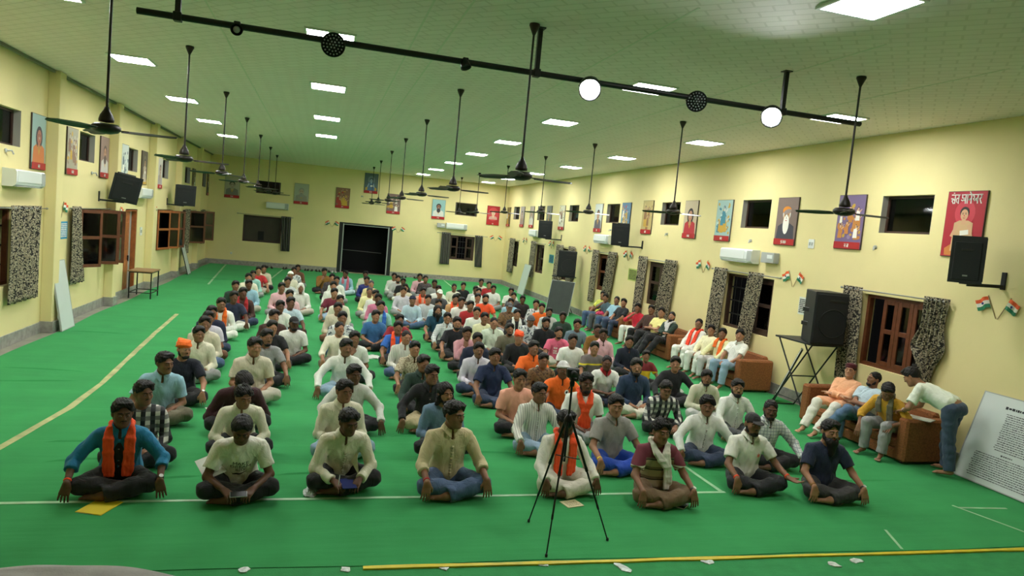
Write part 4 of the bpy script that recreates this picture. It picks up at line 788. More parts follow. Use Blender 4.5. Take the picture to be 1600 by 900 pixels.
# ------------------------------------------------------------------ people: smooth blended bodies
V = np.array
class Field:
    """signed distance grid that body shapes are blended into; its zero surface becomes ONE continuous mesh"""
    def __init__(s, lo, hi, h):
        s.h = h
        s.ax = [np.arange(lo[i], hi[i] + h, h, dtype=np.float32) for i in range(3)]
        s.D = np.full([len(a) for a in s.ax], 0.5, np.float32)
    def sub(s, lo, hi):
        sl = []
        for i in range(3):
            a = int(np.clip(np.searchsorted(s.ax[i], lo[i]), 0, len(s.ax[i])))
            b = int(np.clip(np.searchsorted(s.ax[i], hi[i]), 0, len(s.ax[i])))
            sl.append(slice(a, b))
        sl = tuple(sl)
        if any(q.stop <= q.start for q in sl): return None
        return sl, (s.ax[0][sl[0]][:, None, None], s.ax[1][sl[1]][None, :, None], s.ax[2][sl[2]][None, None, :])
    def put(s, sl, d, k, op):
        o = s.D[sl]
        if op == 'u':
            if k > 0:
                t = np.maximum(k - np.abs(o - d), 0) / k
                s.D[sl] = np.minimum(o, d) - t * t * k * .25
            else: s.D[sl] = np.minimum(o, d)
        else:
            d = -d
            t = np.maximum(k - np.abs(o - d), 0) / max(k, 1e-6)
            s.D[sl] = np.maximum(o, d) + t * t * k * .25
    def cone(s, a, b, ra, rb, k=.02, op='u', cut=None):
        a = V(a, float); b = V(b, float); r = max(ra, rb) + k + 2.5 * s.h
        g = s.sub(np.minimum(a, b) - r, np.maximum(a, b) + r)
        if g is None: return
        sl, (X, Y, Z) = g
        ab = b - a; L = max(float(ab @ ab), 1e-9)
        px, py, pz = X - a[0], Y - a[1], Z - a[2]
        t0 = (px * ab[0] + py * ab[1] + pz * ab[2]) / L
        t = np.clip(t0, 0, 1)
        d = np.sqrt((px - t * ab[0]) ** 2 + (py - t * ab[1]) ** 2 + (pz - t * ab[2]) ** 2) - (ra + (rb - ra) * t)
        if cut is not None:                         # flat end: (how far along the axis, in metres past b)
            d = np.maximum(d, (t0 - 1) * math.sqrt(L) - cut)
        s.put(sl, d.astype(np.float32), k, op)
    def ell(s, c, r, R=None, k=.02, op='u'):
        c = V(c, float); r = V(r, float); m = float(r.max()) + k + 2.5 * s.h
        g = s.sub(c - m, c + m)
        if g is None: return
        sl, (X, Y, Z) = g
        x, y, z = X - c[0], Y - c[1], Z - c[2]
        if R is not None:                           # rows of R.T: local axes
            x, y, z = (R[0, 0] * x + R[1, 0] * y + R[2, 0] * z, R[0, 1] * x + R[1, 1] * y + R[2, 1] * z, R[0, 2] * x + R[1, 2] * y + R[2, 2] * z)
        k0 = np.sqrt((x / r[0]) ** 2 + (y / r[1]) ** 2 + (z / r[2]) ** 2)
        k1 = np.sqrt((x / r[0] ** 2) ** 2 + (y / r[1] ** 2) ** 2 + (z / r[2] ** 2) ** 2)
        d = k0 * (k0 - 1) / np.maximum(k1, 1e-6)
        s.put(sl, d.astype(np.float32), k, op)
    def plane(s, p, n, lo, hi):
        """cut away what lies on the n side of p inside the box lo..hi"""
        g = s.sub(lo, hi)
        if g is None: return
        sl, (X, Y, Z) = g
        d = (X - p[0]) * n[0] + (Y - p[1]) * n[1] + (Z - p[2]) * n[2]
        s.D[sl] = np.maximum(s.D[sl], d.astype(np.float32))
    def ripple(s, amp, freqs, seed=0):
        X, Y, Z = s.ax[0][:, None, None], s.ax[1][None, :, None], s.ax[2][None, None, :]
        rng = np.random.RandomState(seed)
        for f in freqs:
            v = rng.normal(size=3); v /= np.linalg.norm(v)
            w = rng.normal(size=3); w /= np.linalg.norm(w)
            s.D += (amp * np.sin(f * (v[0] * X + v[1] * Y + v[2] * Z) + 2.2 * np.sin(f * .45 * (w[0] * X + w[1] * Y + w[2] * Z)) + rng.rand() * 6)).astype(np.float32)
    def mesh(s):
        D = s.D; D[0] = D[-1] = .5; D[:, 0] = D[:, -1] = .5; D[:, :, 0] = D[:, :, -1] = .5
        n = [q - 1 for q in D.shape]; I = D < 0
        cnt = np.zeros(n, np.int8)
        cs = [(i, j, k) for i in (0, 1) for j in (0, 1) for k in (0, 1)]
        for (i, j, k) in cs: cnt += I[i:i + n[0], j:j + n[1], k:k + n[2]]
        ci = np.argwhere((cnt > 0) & (cnt < 8))
        idx = np.full(n, -1, np.int32); idx[tuple(ci.T)] = np.arange(len(ci))
        P = np.zeros((len(ci), 3)); W = np.zeros(len(ci))
        val = {c: D[ci[:, 0] + c[0], ci[:, 1] + c[1], ci[:, 2] + c[2]] for c in cs}
        for c in cs:
            for a in range(3):
                if c[a]: continue
                e = list(c); e[a] = 1; e = tuple(e)
                u, w = val[c], val[e]; m = (u < 0) != (w < 0)
                t = np.where(m, u / np.where(m, u - w, 1), 0)
                q = np.tile(V(c, float), (len(ci), 1)); q[:, a] = t
                P += q * m[:, None]; W += m
        P = P / W[:, None] + ci
        P = P * s.h + V([a[0] for a in s.ax])
        F = []
        for a in range(3):
            b, c = (a + 1) % 3, (a + 2) % 3
            lo = [slice(None)] * 3; hi = [slice(None)] * 3
            lo[a] = slice(0, -1); hi[a] = slice(1, None)
            A, B = I[tuple(lo)], I[tuple(hi)]
            e = np.argwhere(A != B)
            e = e[(e[:, b] > 0) & (e[:, c] > 0) & (e[:, b] < n[b]) & (e[:, c] < n[c])]
            if not len(e): continue
            q = []
            for (db, dc) in ((-1, -1), (0, -1), (0, 0), (-1, 0)):
                x = e.copy(); x[:, b] += db; x[:, c] += dc; q.append(idx[tuple(x.T)])
            q = np.stack(q, 1); s_in = A[tuple(e.T)]
            q = np.where(s_in[:, None], q, q[:, ::-1]); F.append(q)
        return P, np.concatenate(F)

def to_mesh(name, P, F, ratio=1.0, smooth=True):
    me = bpy.data.meshes.new(name)
    me.vertices.add(len(P)); me.vertices.foreach_set('co', np.asarray(P, np.float32).ravel())
    me.loops.add(F.size); me.loops.foreach_set('vertex_index', F.astype(np.int32).ravel())
    me.polygons.add(len(F)); me.polygons.foreach_set('loop_start', np.arange(0, F.size, F.shape[1], dtype=np.int32))
    me.polygons.foreach_set('loop_total', np.full(len(F), F.shape[1], np.int32))
    me.update(calc_edges=True)
    if ratio < 1:
        o = bpy.data.objects.new('tmp', me); C.objects.link(o)
        m = o.modifiers.new('d', 'DECIMATE'); m.ratio = ratio
        dg = bpy.context.evaluated_depsgraph_get()
        m2 = bpy.data.meshes.new_from_object(o.evaluated_get(dg))
        bpy.data.objects.remove(o); bpy.data.meshes.remove(me); me = m2; me.name = name
    if smooth: me.polygons.foreach_set('use_smooth', np.ones(len(me.polygons), bool))
    me.materials.clear(); me.materials.append(None)
    return me

def verts_of(me):
    a = np.empty(3 * len(me.vertices), np.float32); me.vertices.foreach_get('co', a); return a.reshape(-1, 3).astype(float)
def rx(a): c, s = math.cos(a), math.sin(a); return V([[1, 0, 0], [0, c, -s], [0, s, c]])
def ry(a): c, s = math.cos(a), math.sin(a); return V([[c, 0, s], [0, 1, 0], [-s, 0, c]])
def rz(a): c, s = math.cos(a), math.sin(a); return V([[c, -s, 0], [s, c, 0], [0, 0, 1]])
def unit(v): v = V(v, float); return v / max(np.linalg.norm(v), 1e-9)

# A pose: local frame, the person faces -Y, its own left is +X, z = 0 is the ground it stands or sits on.
class Pose:
    def __init__(s, pelvis=(0, 0, .105), lean=.12, turn=0., neck=(0, -.015), head_pitch=0., legs='lotus', arms='knees', side=0.):
        s.pel = V(pelvis, float); s.lean = lean; s.legs = legs; s.arms = arms
        s.R = rz(turn) @ ry(side) @ rx(lean)
        s.hp = head_pitch
        s.T = lambda p: s.pel + s.R @ V(p, float)
        s.neck = s.T((0, .0, .47))
        s.HR = rz(turn) @ rx(lean * .35 + head_pitch)
        s.head = s.neck + rz(turn) @ rx(lean * .5 + head_pitch * .55) @ V([0, -.028, .175])
        s.sh = {k: s.T((k * .178, .0, .415)) for k in (-1, 1)}
        s.joints()
    def joints(s):
        up, fo = .285, .25; s.arm = {}
        pz = s.pel[2]
        A = {
            'knees': ((.29, -.40, .20), (.10, -.25, -1), (.30, .5, -.3), 'hang'),
            'kneeswide': ((.365, -.38, .18), (.15, -.2, -1), (.4, .4, -.1), 'hang'),
            'lap': ((.125, -.30, .20), (-.85, -.45, -.25), (.45, .45, -.6), 'cup'),
            'low': ((.13, -.43, .17), (-.55, -.7, -.35), (.55, .2, -.6), 'cup'),
            'cross': ((.10, -.36, .24), (-.95, -.15, -.1), (.55, .2, -.6), 'cup'),
            'palm': ((.335, -.40, .225), (.45, -.85, -.1), (.25, .5, -.3), 'open'),
            'chin': ((.045, -.235, .485), (-.25, .15, .9), (.3, -.3, -.8), 'cup'),
            'fold': ((-.085, -.235, .345), (-.9, .15, .1), (.8, -.2, -.5), 'flat'),
            'sofalap': ((.11, -.30, 0.530), (-.8, -.5, -.25), (.9, .3, -.4), 'cup'),
            'sofaknee': ((.20, -.42, 0.530), (-.1, -.85, -.5), (.9, .2, -.3), 'flat'),
            'sofafold': ((-.09, -.17, 0.670), (-.9, .1, .1), (.8, -.2, -.5), 'flat'),
            'sofachin': ((.03, -.26, 0.860), (-.2, .25, .9), (.7, -.3, -.6), 'cup'),
            'sofadown': ((.24, -.50, 0.430), (-.05, -.35, -.9), (.8, .3, -.1), 'hang'),
            'table': ((.02, -.62, .72), (-.3, -.9, -.3), (.7, .0, -.7), 'cup'),
            'table2': ((.12, -.55, .74), (-.5, -.8, -.3), (.7, .0, -.7), 'cup'),
        }
        arms = s.arms if isinstance(s.arms, tuple) else (s.arms, s.arms)      # (own right = -X, own left = +X)
        for k, a in ((-1, arms[0]), (1, arms[1])):
            w, hd, pole, kind = A[a]; m = V([k, 1, 1], float)
            w = V(w) * m; hd = unit(V(hd) * m); pole = unit(V(pole) * m)
            S = s.sh[k]; d = w - S; L = np.linalg.norm(d)
            if L > up + fo - .01: w = S + d / L * (up + fo - .01); d = w - S; L = up + fo - .01
            x = (up * up - fo * fo + L * L) / (2 * L); hgt = math.sqrt(max(up * up - x * x, 1e-6))
            dn = d / L; p = unit(pole - (pole @ dn) * dn)
            s.arm[k] = (S, S + dn * x + p * hgt, w, hd, kind)
        s.leg = {}
        for k in (-1, 1):
            if s.legs == 'lotus':
                front = k > 0
                hip = V([k * .095, -.01, .115]); kn = V([k * .275, -.32, .135])
                an = V([-k * .10, -.40 if front else -.29, .062]); toe = V([-k * .25, -.36 if front else -.235, .038])
                s.leg[k] = (hip, kn, an, toe)
            elif s.legs == 'sofa':
                hip = V([k * .095, 0, s.pel[2]]); kn = V([k * .15, -.45, s.pel[2] + .035])
                an = V([k * .15, -.46 - .06 * (k > 0), .085]); s.leg[k] = (hip, kn, an, an + V([k * .03, -.16, -.055]))
            elif s.legs == 'sofacross':
                hip = V([k * .095, 0, s.pel[2]])
                if k < 0: kn = V([-.13, -.45, s.pel[2] + .02]); an = V([-.10, -.50, .085]); s.leg[k] = (hip, kn, an, an + V([-.03, -.16, -.055]))
                else: kn = V([.0, -.47, s.pel[2] + .14]); an = V([-.22, -.62, s.pel[2] - .16]); s.leg[k] = (hip, kn, an, an + V([-.08, -.13, -.08]))
            elif s.legs == 'sofaout':
                hip = V([k * .095, 0, s.pel[2]]); kn = V([k * .17, -.43, s.pel[2] + .06])
                an = V([k * .13 - .06, -.72 - .05 * (k > 0), .08]); s.leg[k] = (hip, kn, an, an + V([0, -.15, -.04]))
            else:                                    # standing
                hip = V([k * .095, .0, s.pel[2] - .03]); kn = V([k * .11, -.01 + .05 * k, .50]); an = V([k * .13, .04 + .07 * k, .085])
                s.leg[k] = (hip, kn, an, an + V([k * .035, -.17, -.05]))

def add_hand(S, w, hd, side, kind, k=.006):
    d = unit(hd)
    up = V([0, 0, 1.]) if abs(d[2]) < .75 else V([0, 1., 0]) * (-1 if d[2] > 0 else 1)
    if kind == 'open': up = -up
    n = unit(up - (up @ d) * d)                      # back of the hand
    if kind == 'hang': n = unit(V([0, -1., .3]) - (V([0, -1., .3]) @ d) * d)
    t = np.cross(d, n); t = t if t[0] * side < 0 else -t         # thumb side: towards the body's middle
    if kind == 'open': t = -t
    curl = {'hang': .22, 'cup': .5, 'flat': .15, 'open': .3}[kind]
    for q in range(4):
        o = (-.5 + q / 3) * .066
        kn = w + d * .088 + t * o * -1
        S.cone(w + t * o * -.55 + d * .012, kn, .0145, .0125, k=.014)
        ang = curl * .5; p = kn; L = (.036, .026, .020) if q not in (0, 3) else ((.030, .021, .018) if q == 3 else (.034, .024, .019))
        spread = (-.5 + q / 3) * -.22
        for j, l in enumerate(L):
            v = unit(d * math.cos(ang) - n * math.sin(ang) + t * spread)
            S.cone(p, p + v * l, .0098 - .0011 * j, .0088 - .0011 * j, k=.004); p = p + v * l; ang += curl
    b = w + d * .022 + t * .024; m = b + unit(d * .7 + t * .75 - n * .25) * .042; e = m + unit(d * .95 + t * .2 - n * .3) * .034
    S.cone(w + d * .02 + t * .01, b, .016, .0155, k=.014); S.cone(b, m, .0145, .0115, k=.01); S.cone(m, e, .0110, .0085, k=.004)

def add_head(S, P, k=.02, fat=1.):
    c, R = P.head, P.HR
    H = lambda x, y, z: c + R @ V([x, y, z])
    S.ell(H(0, .012, .032), (.076, .096, .088), R, .02)
    S.ell(H(0, -.022, -.028), (.063 * fat, .074, .088), R, .03)
    S.ell(H(0, -.042, -.082), (.044 * fat, .046, .040), R, .035)
    for q in (-1, 1):
        S.cone(H(q * .058 * fat, .0, -.05), H(q * .020, -.066, -.097), .018, .018, .03)     # jaw line
        S.ell(H(q * .040, -.058, -.026), (.026, .024, .024), R, .03)                         # cheek
        S.ell(H(q * .031, -.103, .004), (.020, .022, .014), R, .014, 's')                    # eye socket
        S.cone(H(q * .012, -.094, .026), H(q * .050, -.078, .026), .0085, .007, .012)        # brow ridge
        S.ell(H(q * .080, .012, -.008), (.011, .021, .033), R @ rz(q * -.25), .008)          # ear
        S.ell(H(q * .013, -.097, -.030), (.0095, .011, .009), R, .006)                       # nostril wing
        S.ell(H(q * .031, -.0895, .003), (.0150, .0115, .0085), R, .004)                      # eyelid and eyeball
    S.cone(H(0, -.090, .016), H(0, -.112, -.026), .0085, .0125, .010)                        # nose
    S.cone(H(-.017, -.088, -.056), H(.017, -.088, -.056), .0085, .0085, .010)                # upper lip
    S.cone(H(-.013, -.088, -.068), H(.013, -.088, -.068), .0088, .0088, .008)                # lower lip
    S.ell(H(0, -.080, -.100), (.020, .018, .015), R, .02)                                    # chin
    S.cone(P.neck + P.R @ V([0, .018, -.03]), c + R @ V([0, .022, -.05]), .058 * (.5 + .5 * fat), .054, .03)

def bounds(P, pad=.12):
    pts = [P.pel, P.head, P.neck] + [q for k in P.arm for q in P.arm[k][:3]] + [P.arm[k][2] + P.arm[k][3] * .2 for k in P.arm] + [q for k in P.leg for q in P.leg[k]]
    pts = V(pts); lo = pts.min(0) - pad; hi = pts.max(0) + pad; hi[2] = max(hi[2], P.head[2] + .16); lo[2] = -.01
    return lo, hi

def body_field(P, h):
    lo, hi = bounds(P); S = Field(lo, hi, h)
    R, T = P.R, P.T
    S.ell(T((0, .02, .02)), (.165, .125, .115), R, .04)
    S.ell(T((0, .015, .14)), (.145, .108, .15), R, .05)
    S.ell(T((0, .0, .30)), (.160, .112, .165), R, .05)
    S.cone(T((-.135, .0, .405)), T((.135, .0, .405)), .062, .062, .05)
    for k in (-1, 1): S.cone(T((k * .03, .015, .47)), T((k * .14, .005, .42)), .045, .05, .04)
    add_head(S, P)
    for k in (-1, 1):
        s, e, w, hd, kind = P.arm[k]
        S.cone(s, e, .051, .039, .03); S.cone(e, w, .040, .026, .02); S.cone(w, w + hd * .02, .026, .024, .012)
        add_hand(S, w, hd, k, kind)
        hip, kn, an, toe = P.leg[k]
        S.cone(hip, kn, .090, .060, .04); S.cone(kn, kn + (an - kn) * .35, .058, .056, .03); S.cone(kn + (an - kn) * .35, an, .055, .036, .03)
        f = unit(toe - an); S.cone(an - f * .02 + V([0, 0, -.012]), toe - f * .03, .034, .024, .02)
        side = unit(np.cross(f, V([0, 0, 1.])))
        for q in range(5):
            o = (q - 2) * .0165; b = toe - f * .035 + side * o; S.cone(b, b + f * (.045 - .004 * abs(q - 1.3)), .0115, .009, .005)
    S.D = np.maximum(S.D, -(S.ax[2][None, None, :] - .004))          # nothing sinks into the ground
    return S

SLEEVE = {'S': ('u', .72), 'L': ('f', .96), 'R': ('f', .42), 'N': ('u', .2)}
def shirt_field(P, h, sleeve, hem=0, loose=1., seed=1, vneck=False):
    lo, hi = bounds(P); S = Field(lo, hi, h); R, T = P.R, P.T; g = .015 * loose
    low = .02 if hem == 0 else -.01
    S.ell(T((0, .015, .06)), (.170 + g, .132 + g, .125), R, .05)
    S.ell(T((0, .012, .15)), (.153 + g, .118 + g, .16), R, .05)
    S.ell(T((0, .0, .30)), (.162 + g, .114 + g, .168 + g * .5), R, .05)
    S.cone(T((-.135, .0, .405)), T((.135, .0, .405)), .062 + g, .062 + g, .05)
    for k in (-1, 1): S.cone(T((k * .035, .015, .462)), T((k * .14, .005, .42)), .042 + g, .05 + g, .04)
    if hem:                                                           # long tunic spread over the lap
        for k in (-1, 1):
            hip, kn, an, toe = P.leg[k]; S.cone(hip + V([0, 0, .02]), hip + (kn - hip) * (.55 if hem == 1 else .85) + V([0, 0, .02]), .118, .095, .06)
    typ, f = SLEEVE[sleeve]
    for k in (-1, 1):
        s, e, w, hd, kind = P.arm[k]
        if typ == 'u': S.cone(s, s + (e - s) * f, .053 + g * 1.0, .050 + g * 1.4, .03, cut=.0)
        else:
            S.cone(s, e, .052 + g, .041 + g * 1.1, .03); S.cone(e, e + (w - e) * f, .042 + g * 1.1, (.042 - .015 * f) + g, .02, cut=.0)
            m = e + (w - e) * f; dd = unit(w - e)
            S.cone(m - dd * (.05 if sleeve == 'R' else .035), m, (.047 - .015 * f) + g * 1.25, (.046 - .015 * f) + g * 1.25, .004, cut=.0)   # cuff
    S.ripple(.0026 * loose, (30, 44, 66), seed)
    # neck opening
    nb = P.neck + P.R @ V([0, -.012, .012])
    S.ell(nb + P.R @ V([0, -.006, .035]), (.064, .068, .055), R, .006, 's')
    if vneck: S.ell(nb + P.R @ V([0, -.075, -.01]), (.024, .05, .055), R, .006, 's')
    z = P.pel[2] + low - .06
    S.plane((0, 0, z), (0, 0, -1), lo, hi)
    S.D = np.maximum(S.D, -(S.ax[2][None, None, :] - .012))
    return S

def trousers_field(P, h, length=.93, seed=3, wide=1.):
    lo, hi = bounds(P); S = Field(lo, hi, h); R, T = P.R, P.T; g = .012 * wide
    S.ell(P.pel + V([0, .02, .005]), (.168 + g, .132 + g, .112), None, .04)
    for k in (-1, 1):
        hip, kn, an, toe = P.leg[k]
        S.cone(hip, kn, .092 + g, .062 + g * 1.2, .04)
        m = kn + (an - kn) * .35; e = kn + (an - kn) * length
        S.cone(kn, m, .061 + g * 1.2, .058 + g * 1.4, .03); S.cone(m, e, .058 + g * 1.4, .047 + g * 1.6, .03, cut=.0)
    S.ripple(.0022 * wide, (20, 34, 60), seed)
    S.D = np.maximum(S.D, -(S.ax[2][None, None, :] - .008))
    return S

def head_box(P, h, pad=.05):
    c = P.head; return Field(c - V([.15, .17, .20]) - pad, c + V([.15, .19, .19]) + pad, h)

def hair_field(P, h, style):
    S = head_box(P, h, .12 if style == 'long' else .03); c, R = P.head, P.HR
    H = lambda x, y, z: c + R @ V([x, y, z])
    t = {'short': .010, 'crop': .005, 'full': .018, 'quiff': .016, 'long': .018, 'curly': .022}[style]
    S.ell(H(0, .014, .034), (.077 + t, .097 + t, .089 + t), R, .02)
    if style in ('full', 'quiff', 'curly'):
        S.ell(H(0, -.035, .105), (.066, .062, .034 if style != 'quiff' else .042), R, .03)
        for q in (-1, 1): S.ell(H(q * .042, -.064, .094 + .006 * q), (.032, .034, .022), R, .02)
    if style == 'long':
        S.ell(H(0, .055, -.07), (.085, .065, .12), R, .04)
        for q in (-1, 1): S.cone(H(q * .082, .0, .03), H(q * .088, .0, -.13), .024, .028, .03)
    amp = {'curly': .005, 'long': .003}.get(style, .0025)
    S.ripple(amp, (120, 170, 230) if style != 'long' else (60, 110, 160), 5)
    # face opening and nape
    S.ell(H(0, -.112, -.022), (.066, .078, .112), R, .014, 's')
    if style != 'long':
        n = R @ unit(V([0, -.62, -1.])); p = H(0, -.02, .012)
        lo = c - .4; hi = c + .4; S.plane(p, n, lo, hi)
    for q in (-1, 1): S.ell(H(q * .088, .006, -.012), (.022, .022, .036), R, .006, 's')
    return S

def beard_field(P, h, style):
    S = head_box(P, h, .16 if style == 'huge' else .02); c, R = P.head, P.HR
    H = lambda x, y, z: c + R @ V([x, y, z])
    if style != 'moustache':
        t = {'stubble': .004, 'full': .010, 'huge': .016}[style]
        for q in (-1, 1):
            S.cone(H(q * .064, -.006, -.035), H(q * .056, -.018, -.066), .015 + t * .4, .018 + t * .4, .02)
            S.cone(H(q * .056, -.018, -.066), H(q * .020, -.068, -.100), .019 + t * .5, .019 + t, .025)
        S.ell(H(0, -.070, -.100), (.034 + t, .032 + t, .026 + t), R, .025)
        if style == 'huge':
            S.cone(H(0, -.075, -.11), H(0, -.085, -.24), .055, .03, .05)
        S.ell(H(0, -.104, -.060), (.022, .022, .014), R, .006, 's')
    for q in (-1, 1):
        S.cone(H(q * .002, -.1005, -.044), H(q * .026, -.088, -.054), .006, .0048, .006)
    S.ripple(.0016, (180, 260), 6)
    return S

def turban_field(P, h, style):
    S = head_box(P, h, .06); c, R = P.head, P.HR
    H = lambda x, y, z: c + R @ V([x, y, z])
    if style == 'turban':
        S.ell(H(0, .012, .060), (.092, .112, .078), R, .02)
        for j in range(4):
            a = j * 8
            for i in range(18):
                u0, u1 = i / 18 * 2 * math.pi, (i + 1) / 18 * 2 * math.pi
                z = .048 + j * .020; r = (.088 - .007 * j, .108 - .008 * j); t = .016 * (1 if j % 2 else -1)
                f = lambda u: H(r[0] * math.cos(u), .012 + r[1] * math.sin(u), z + t * math.sin(u) + .012 * math.sin(2 * u + j))
                S.cone(f(u0), f(u1), .0135, .0135, .006)
    elif style == 'cap':
        S.ell(H(0, .010, .046), (.086, .106, .084), R, .01); S.plane(H(0, 0, .036), R @ V([0, .1, -1.]), c - .4, c + .4)
        S.ell(H(0, -.120, .044), (.066, .066, .009), R @ rx(.16), .012)
    elif style == 'beanie':
        S.ell(H(0, .014, .048), (.090, .110, .092), R, .01); S.plane(H(0, 0, .030), R @ V([0, -.25, -1.]), c - .4, c + .4)
        for i in range(20):
            u0, u1 = i / 20 * 2 * math.pi, (i + 1) / 20 * 2 * math.pi
            f = lambda u: H(.086 * math.cos(u), .014 + .106 * math.sin(u), .046 - .025 * math.sin(u))
            S.cone(f(u0), f(u1), .014, .014, .01)
        S.ripple(.0015, (150, 210), 2)
    elif style == 'pillbox':
        for z, r in ((.055, 1.0), (.075, 1.02), (.095, 1.02), (.108, .99)):
            S.ell(H(0, .012, z), (.088 * r, .106 * r, .024), R, .006)
    elif style == 'shawl':                            # cloth over head and neck
        S.ell(H(0, .016, .034), (.092, .112, .105), R, .02); S.ell(H(0, .05, -.08), (.095, .075, .11), R, .05)
        for q in (-1, 1): S.cone(H(q * .082, -.01, .02), H(q * .07, -.05, -.15), .024, .03, .03)
        S.ell(H(0, -.115, -.035), (.066, .085, .105), R, .012, 's'); S.ripple(.003, (60, 90), 4)
    return S

def scarf_field(P, h, style):
    lo, hi = bounds(P, .08); S = Field(lo, hi, h); R, T = P.R, P.T
    f = lambda x, y, z: T((x, y, z))
    w = .030
    back = [f(-.082, .035, .522), f(-.055, .078, .515), f(0, .092, .505), f(.055, .078, .515), f(.082, .035, .522)]
    for a, b in zip(back, back[1:]): S.cone(a, b, .030, .030, .02)
    for k in (-1, 1):
        pth = [f(k * .082, .035, .522), f(k * .090, -.045, .508), f(k * .088, -.112, .435), f(k * .085, -.142, .32), f(k * .080, -.156, .20), f(k * .075, -.172, .10)]
        if style == 'tie': pth = [f(k * .078, .035, .522), f(k * .082, -.05, .505), f(k * .055, -.125, .40), f(k * .008, -.152, .30), f(-k * .035, -.165, .20), f(-k * .04, -.185, .09)]
        if style == 'wrap': pth = [f(k * .082, .035, .525), f(k * .085, -.055, .505), f(k * .052, -.120, .43)] + ([f(.07, -.155, .30), f(.085, -.168, .19), f(.09, -.184, .06)] if k > 0 else [f(0, -.150, .36), f(.05, -.158, .30)])
        if style == 'one' and k < 0: pth = pth[:4]
        for i, (a, b) in enumerate(zip(pth, pth[1:])):
            ww = .026 + .006 * i * .4
            for o in (-1, 0, 1):
                off = R @ V([o * ww * .95, 0, 0]) if i > 0 else R @ V([0, 0, o * .008])
                S.cone(a + off * (.6 if i == 1 else 1), b + off, .0165, .0165, .016)
    S.ripple(.0014, (45, 80), 9)
    S.D = np.maximum(S.D, -(S.ax[2][None, None, :] - .03))
    return S
# ------------------------------------------------------------------ poses, cached meshes and the person builder
POSES = {
    'knees': Pose(lean=.10, arms='knees'), 'wide': Pose(lean=.20, arms='kneeswide'), 'lap': Pose(lean=.16, arms='lap'), 'low': Pose(lean=.42, arms='low', head_pitch=.12),
    'cross': Pose(lean=.30, arms='cross'), 'palm': Pose(lean=.10, arms=('knees', 'palm')), 'chin': Pose(lean=.22, arms=('chin', 'lap')), 'bow': Pose(lean=.62, arms='cross', head_pitch=.55),
    'upright': Pose(lean=.04, arms=('lap', 'knees')), 'lean1': Pose(lean=.24, arms=('knees', 'lap'), side=.05),
    'sofalap': Pose(pelvis=(0, 0, .46), lean=-.22, legs='sofa', arms='sofalap'), 'sofaknee': Pose(pelvis=(0, 0, .46), lean=-.05, legs='sofa', arms='sofaknee'),
    'sofafold': Pose(pelvis=(0, 0, .46), lean=-.34, legs='sofaout', arms='sofafold'), 'sofachin': Pose(pelvis=(0, 0, .46), lean=.10, legs='sofa', arms=('sofachin', 'sofalap')),
    'sofacross': Pose(pelvis=(0, 0, .46), lean=-.40, legs='sofacross', arms='sofafold'), 'sofawrite': Pose(pelvis=(0, 0, .46), lean=.50, legs='sofa', arms=('sofadown', 'sofaknee'), head_pitch=.45),
    'bend': Pose(pelvis=(0, 0, .90), lean=1.15, legs='stand', arms=('table', 'table2'), head_pitch=.2),
}
LOD = {'near': (.0062, .0052, .34), 'mid': (.0095, .0085, .30), 'far': (.0135, .0115, .34)}
CACHE = {}
def smoothstep(x): x = np.clip(x, 0, 1); return x * x * (3 - 2 * x)
def turned(P, X, yaw, pitch):
    """turns the head on the neck"""
    ax = unit(P.head - P.neck); t = (X - P.neck) @ ax
    w = smoothstep((t - .0) / .085)
    d = np.linalg.norm(X - P.head, axis=1); w = w * smoothstep((.34 - d) / .10)
    piv = P.neck + ax * .06
    w3 = w[:, None]; Y = X - piv
    cp, sp = np.cos(pitch * w), np.sin(pitch * w)
    Y = np.stack([Y[:, 0], Y[:, 1] * cp - Y[:, 2] * sp, Y[:, 1] * sp + Y[:, 2] * cp], 1)
    cy, sy = np.cos(yaw * w), np.sin(yaw * w)
    Y = np.stack([Y[:, 0] * cy - Y[:, 1] * sy, Y[:, 0] * sy + Y[:, 1] * cy, Y[:, 2]], 1)
    return Y + piv
def cached(kind, pose, lod, var, yaw, pitch, maker):
    k0 = (kind, pose, lod, var); key = k0 + (yaw, pitch)
    if key in CACHE: return CACHE[key]
    if k0 not in CACHE: CACHE[k0] = maker()
    base = CACHE[k0]
    if yaw == 0 and pitch == 0: CACHE[key] = base; return base
    me = base.copy(); X = turned(POSES[pose], verts_of(base), math.radians(yaw), math.radians(pitch))
    me.vertices.foreach_set('co', X.astype(np.float32).ravel()); me.update(); CACHE[key] = me; return me
def field_mesh(name, S, ratio):
    P, F = S.mesh(); return to_mesh(name, P, F, ratio)
def small(mb, name):
    me = bpy.data.meshes.new(name); me.from_pydata(mb.v, [], mb.f); me.update(); me.polygons.foreach_set('use_smooth', mb.sm)
    me.polygons.foreach_set('material_index', mb.m); return me
def eye_mesh(pose, q):
    P = POSES[pose]; mb = MB(); R = Matrix(P.HR.tolist()); c = Vector(P.head)
    H = lambda x, y, z: c + R @ Vector((x, y, z))
    def disc(cx, cy, cz, rx_, rz_, m, dome):
        n = 12; pts = [H(cx, cy - dome, cz)] + [H(cx + rx_ * math.cos(2 * math.pi * i / n), cy + .004 * abs(math.cos(2 * math.pi * i / n)) ** 2 * (1 if m == 0 else 0), cz + rz_ * math.sin(2 * math.pi * i / n)) for i in range(n)]
        mb.add(pts, [(0, 1 + (i + 1) % n, 1 + i) for i in range(n)][::-1], m, True)
    disc(q * .031, -.1012, .0015, .0128, .0046, 0, .0016); disc(q * .031, -.1030, .0020, .0054, .0046, 1, .0008)
    me = small(mb, 'eye'); me.materials.append(M_EYE); me.materials.append(M_IRIS); return me
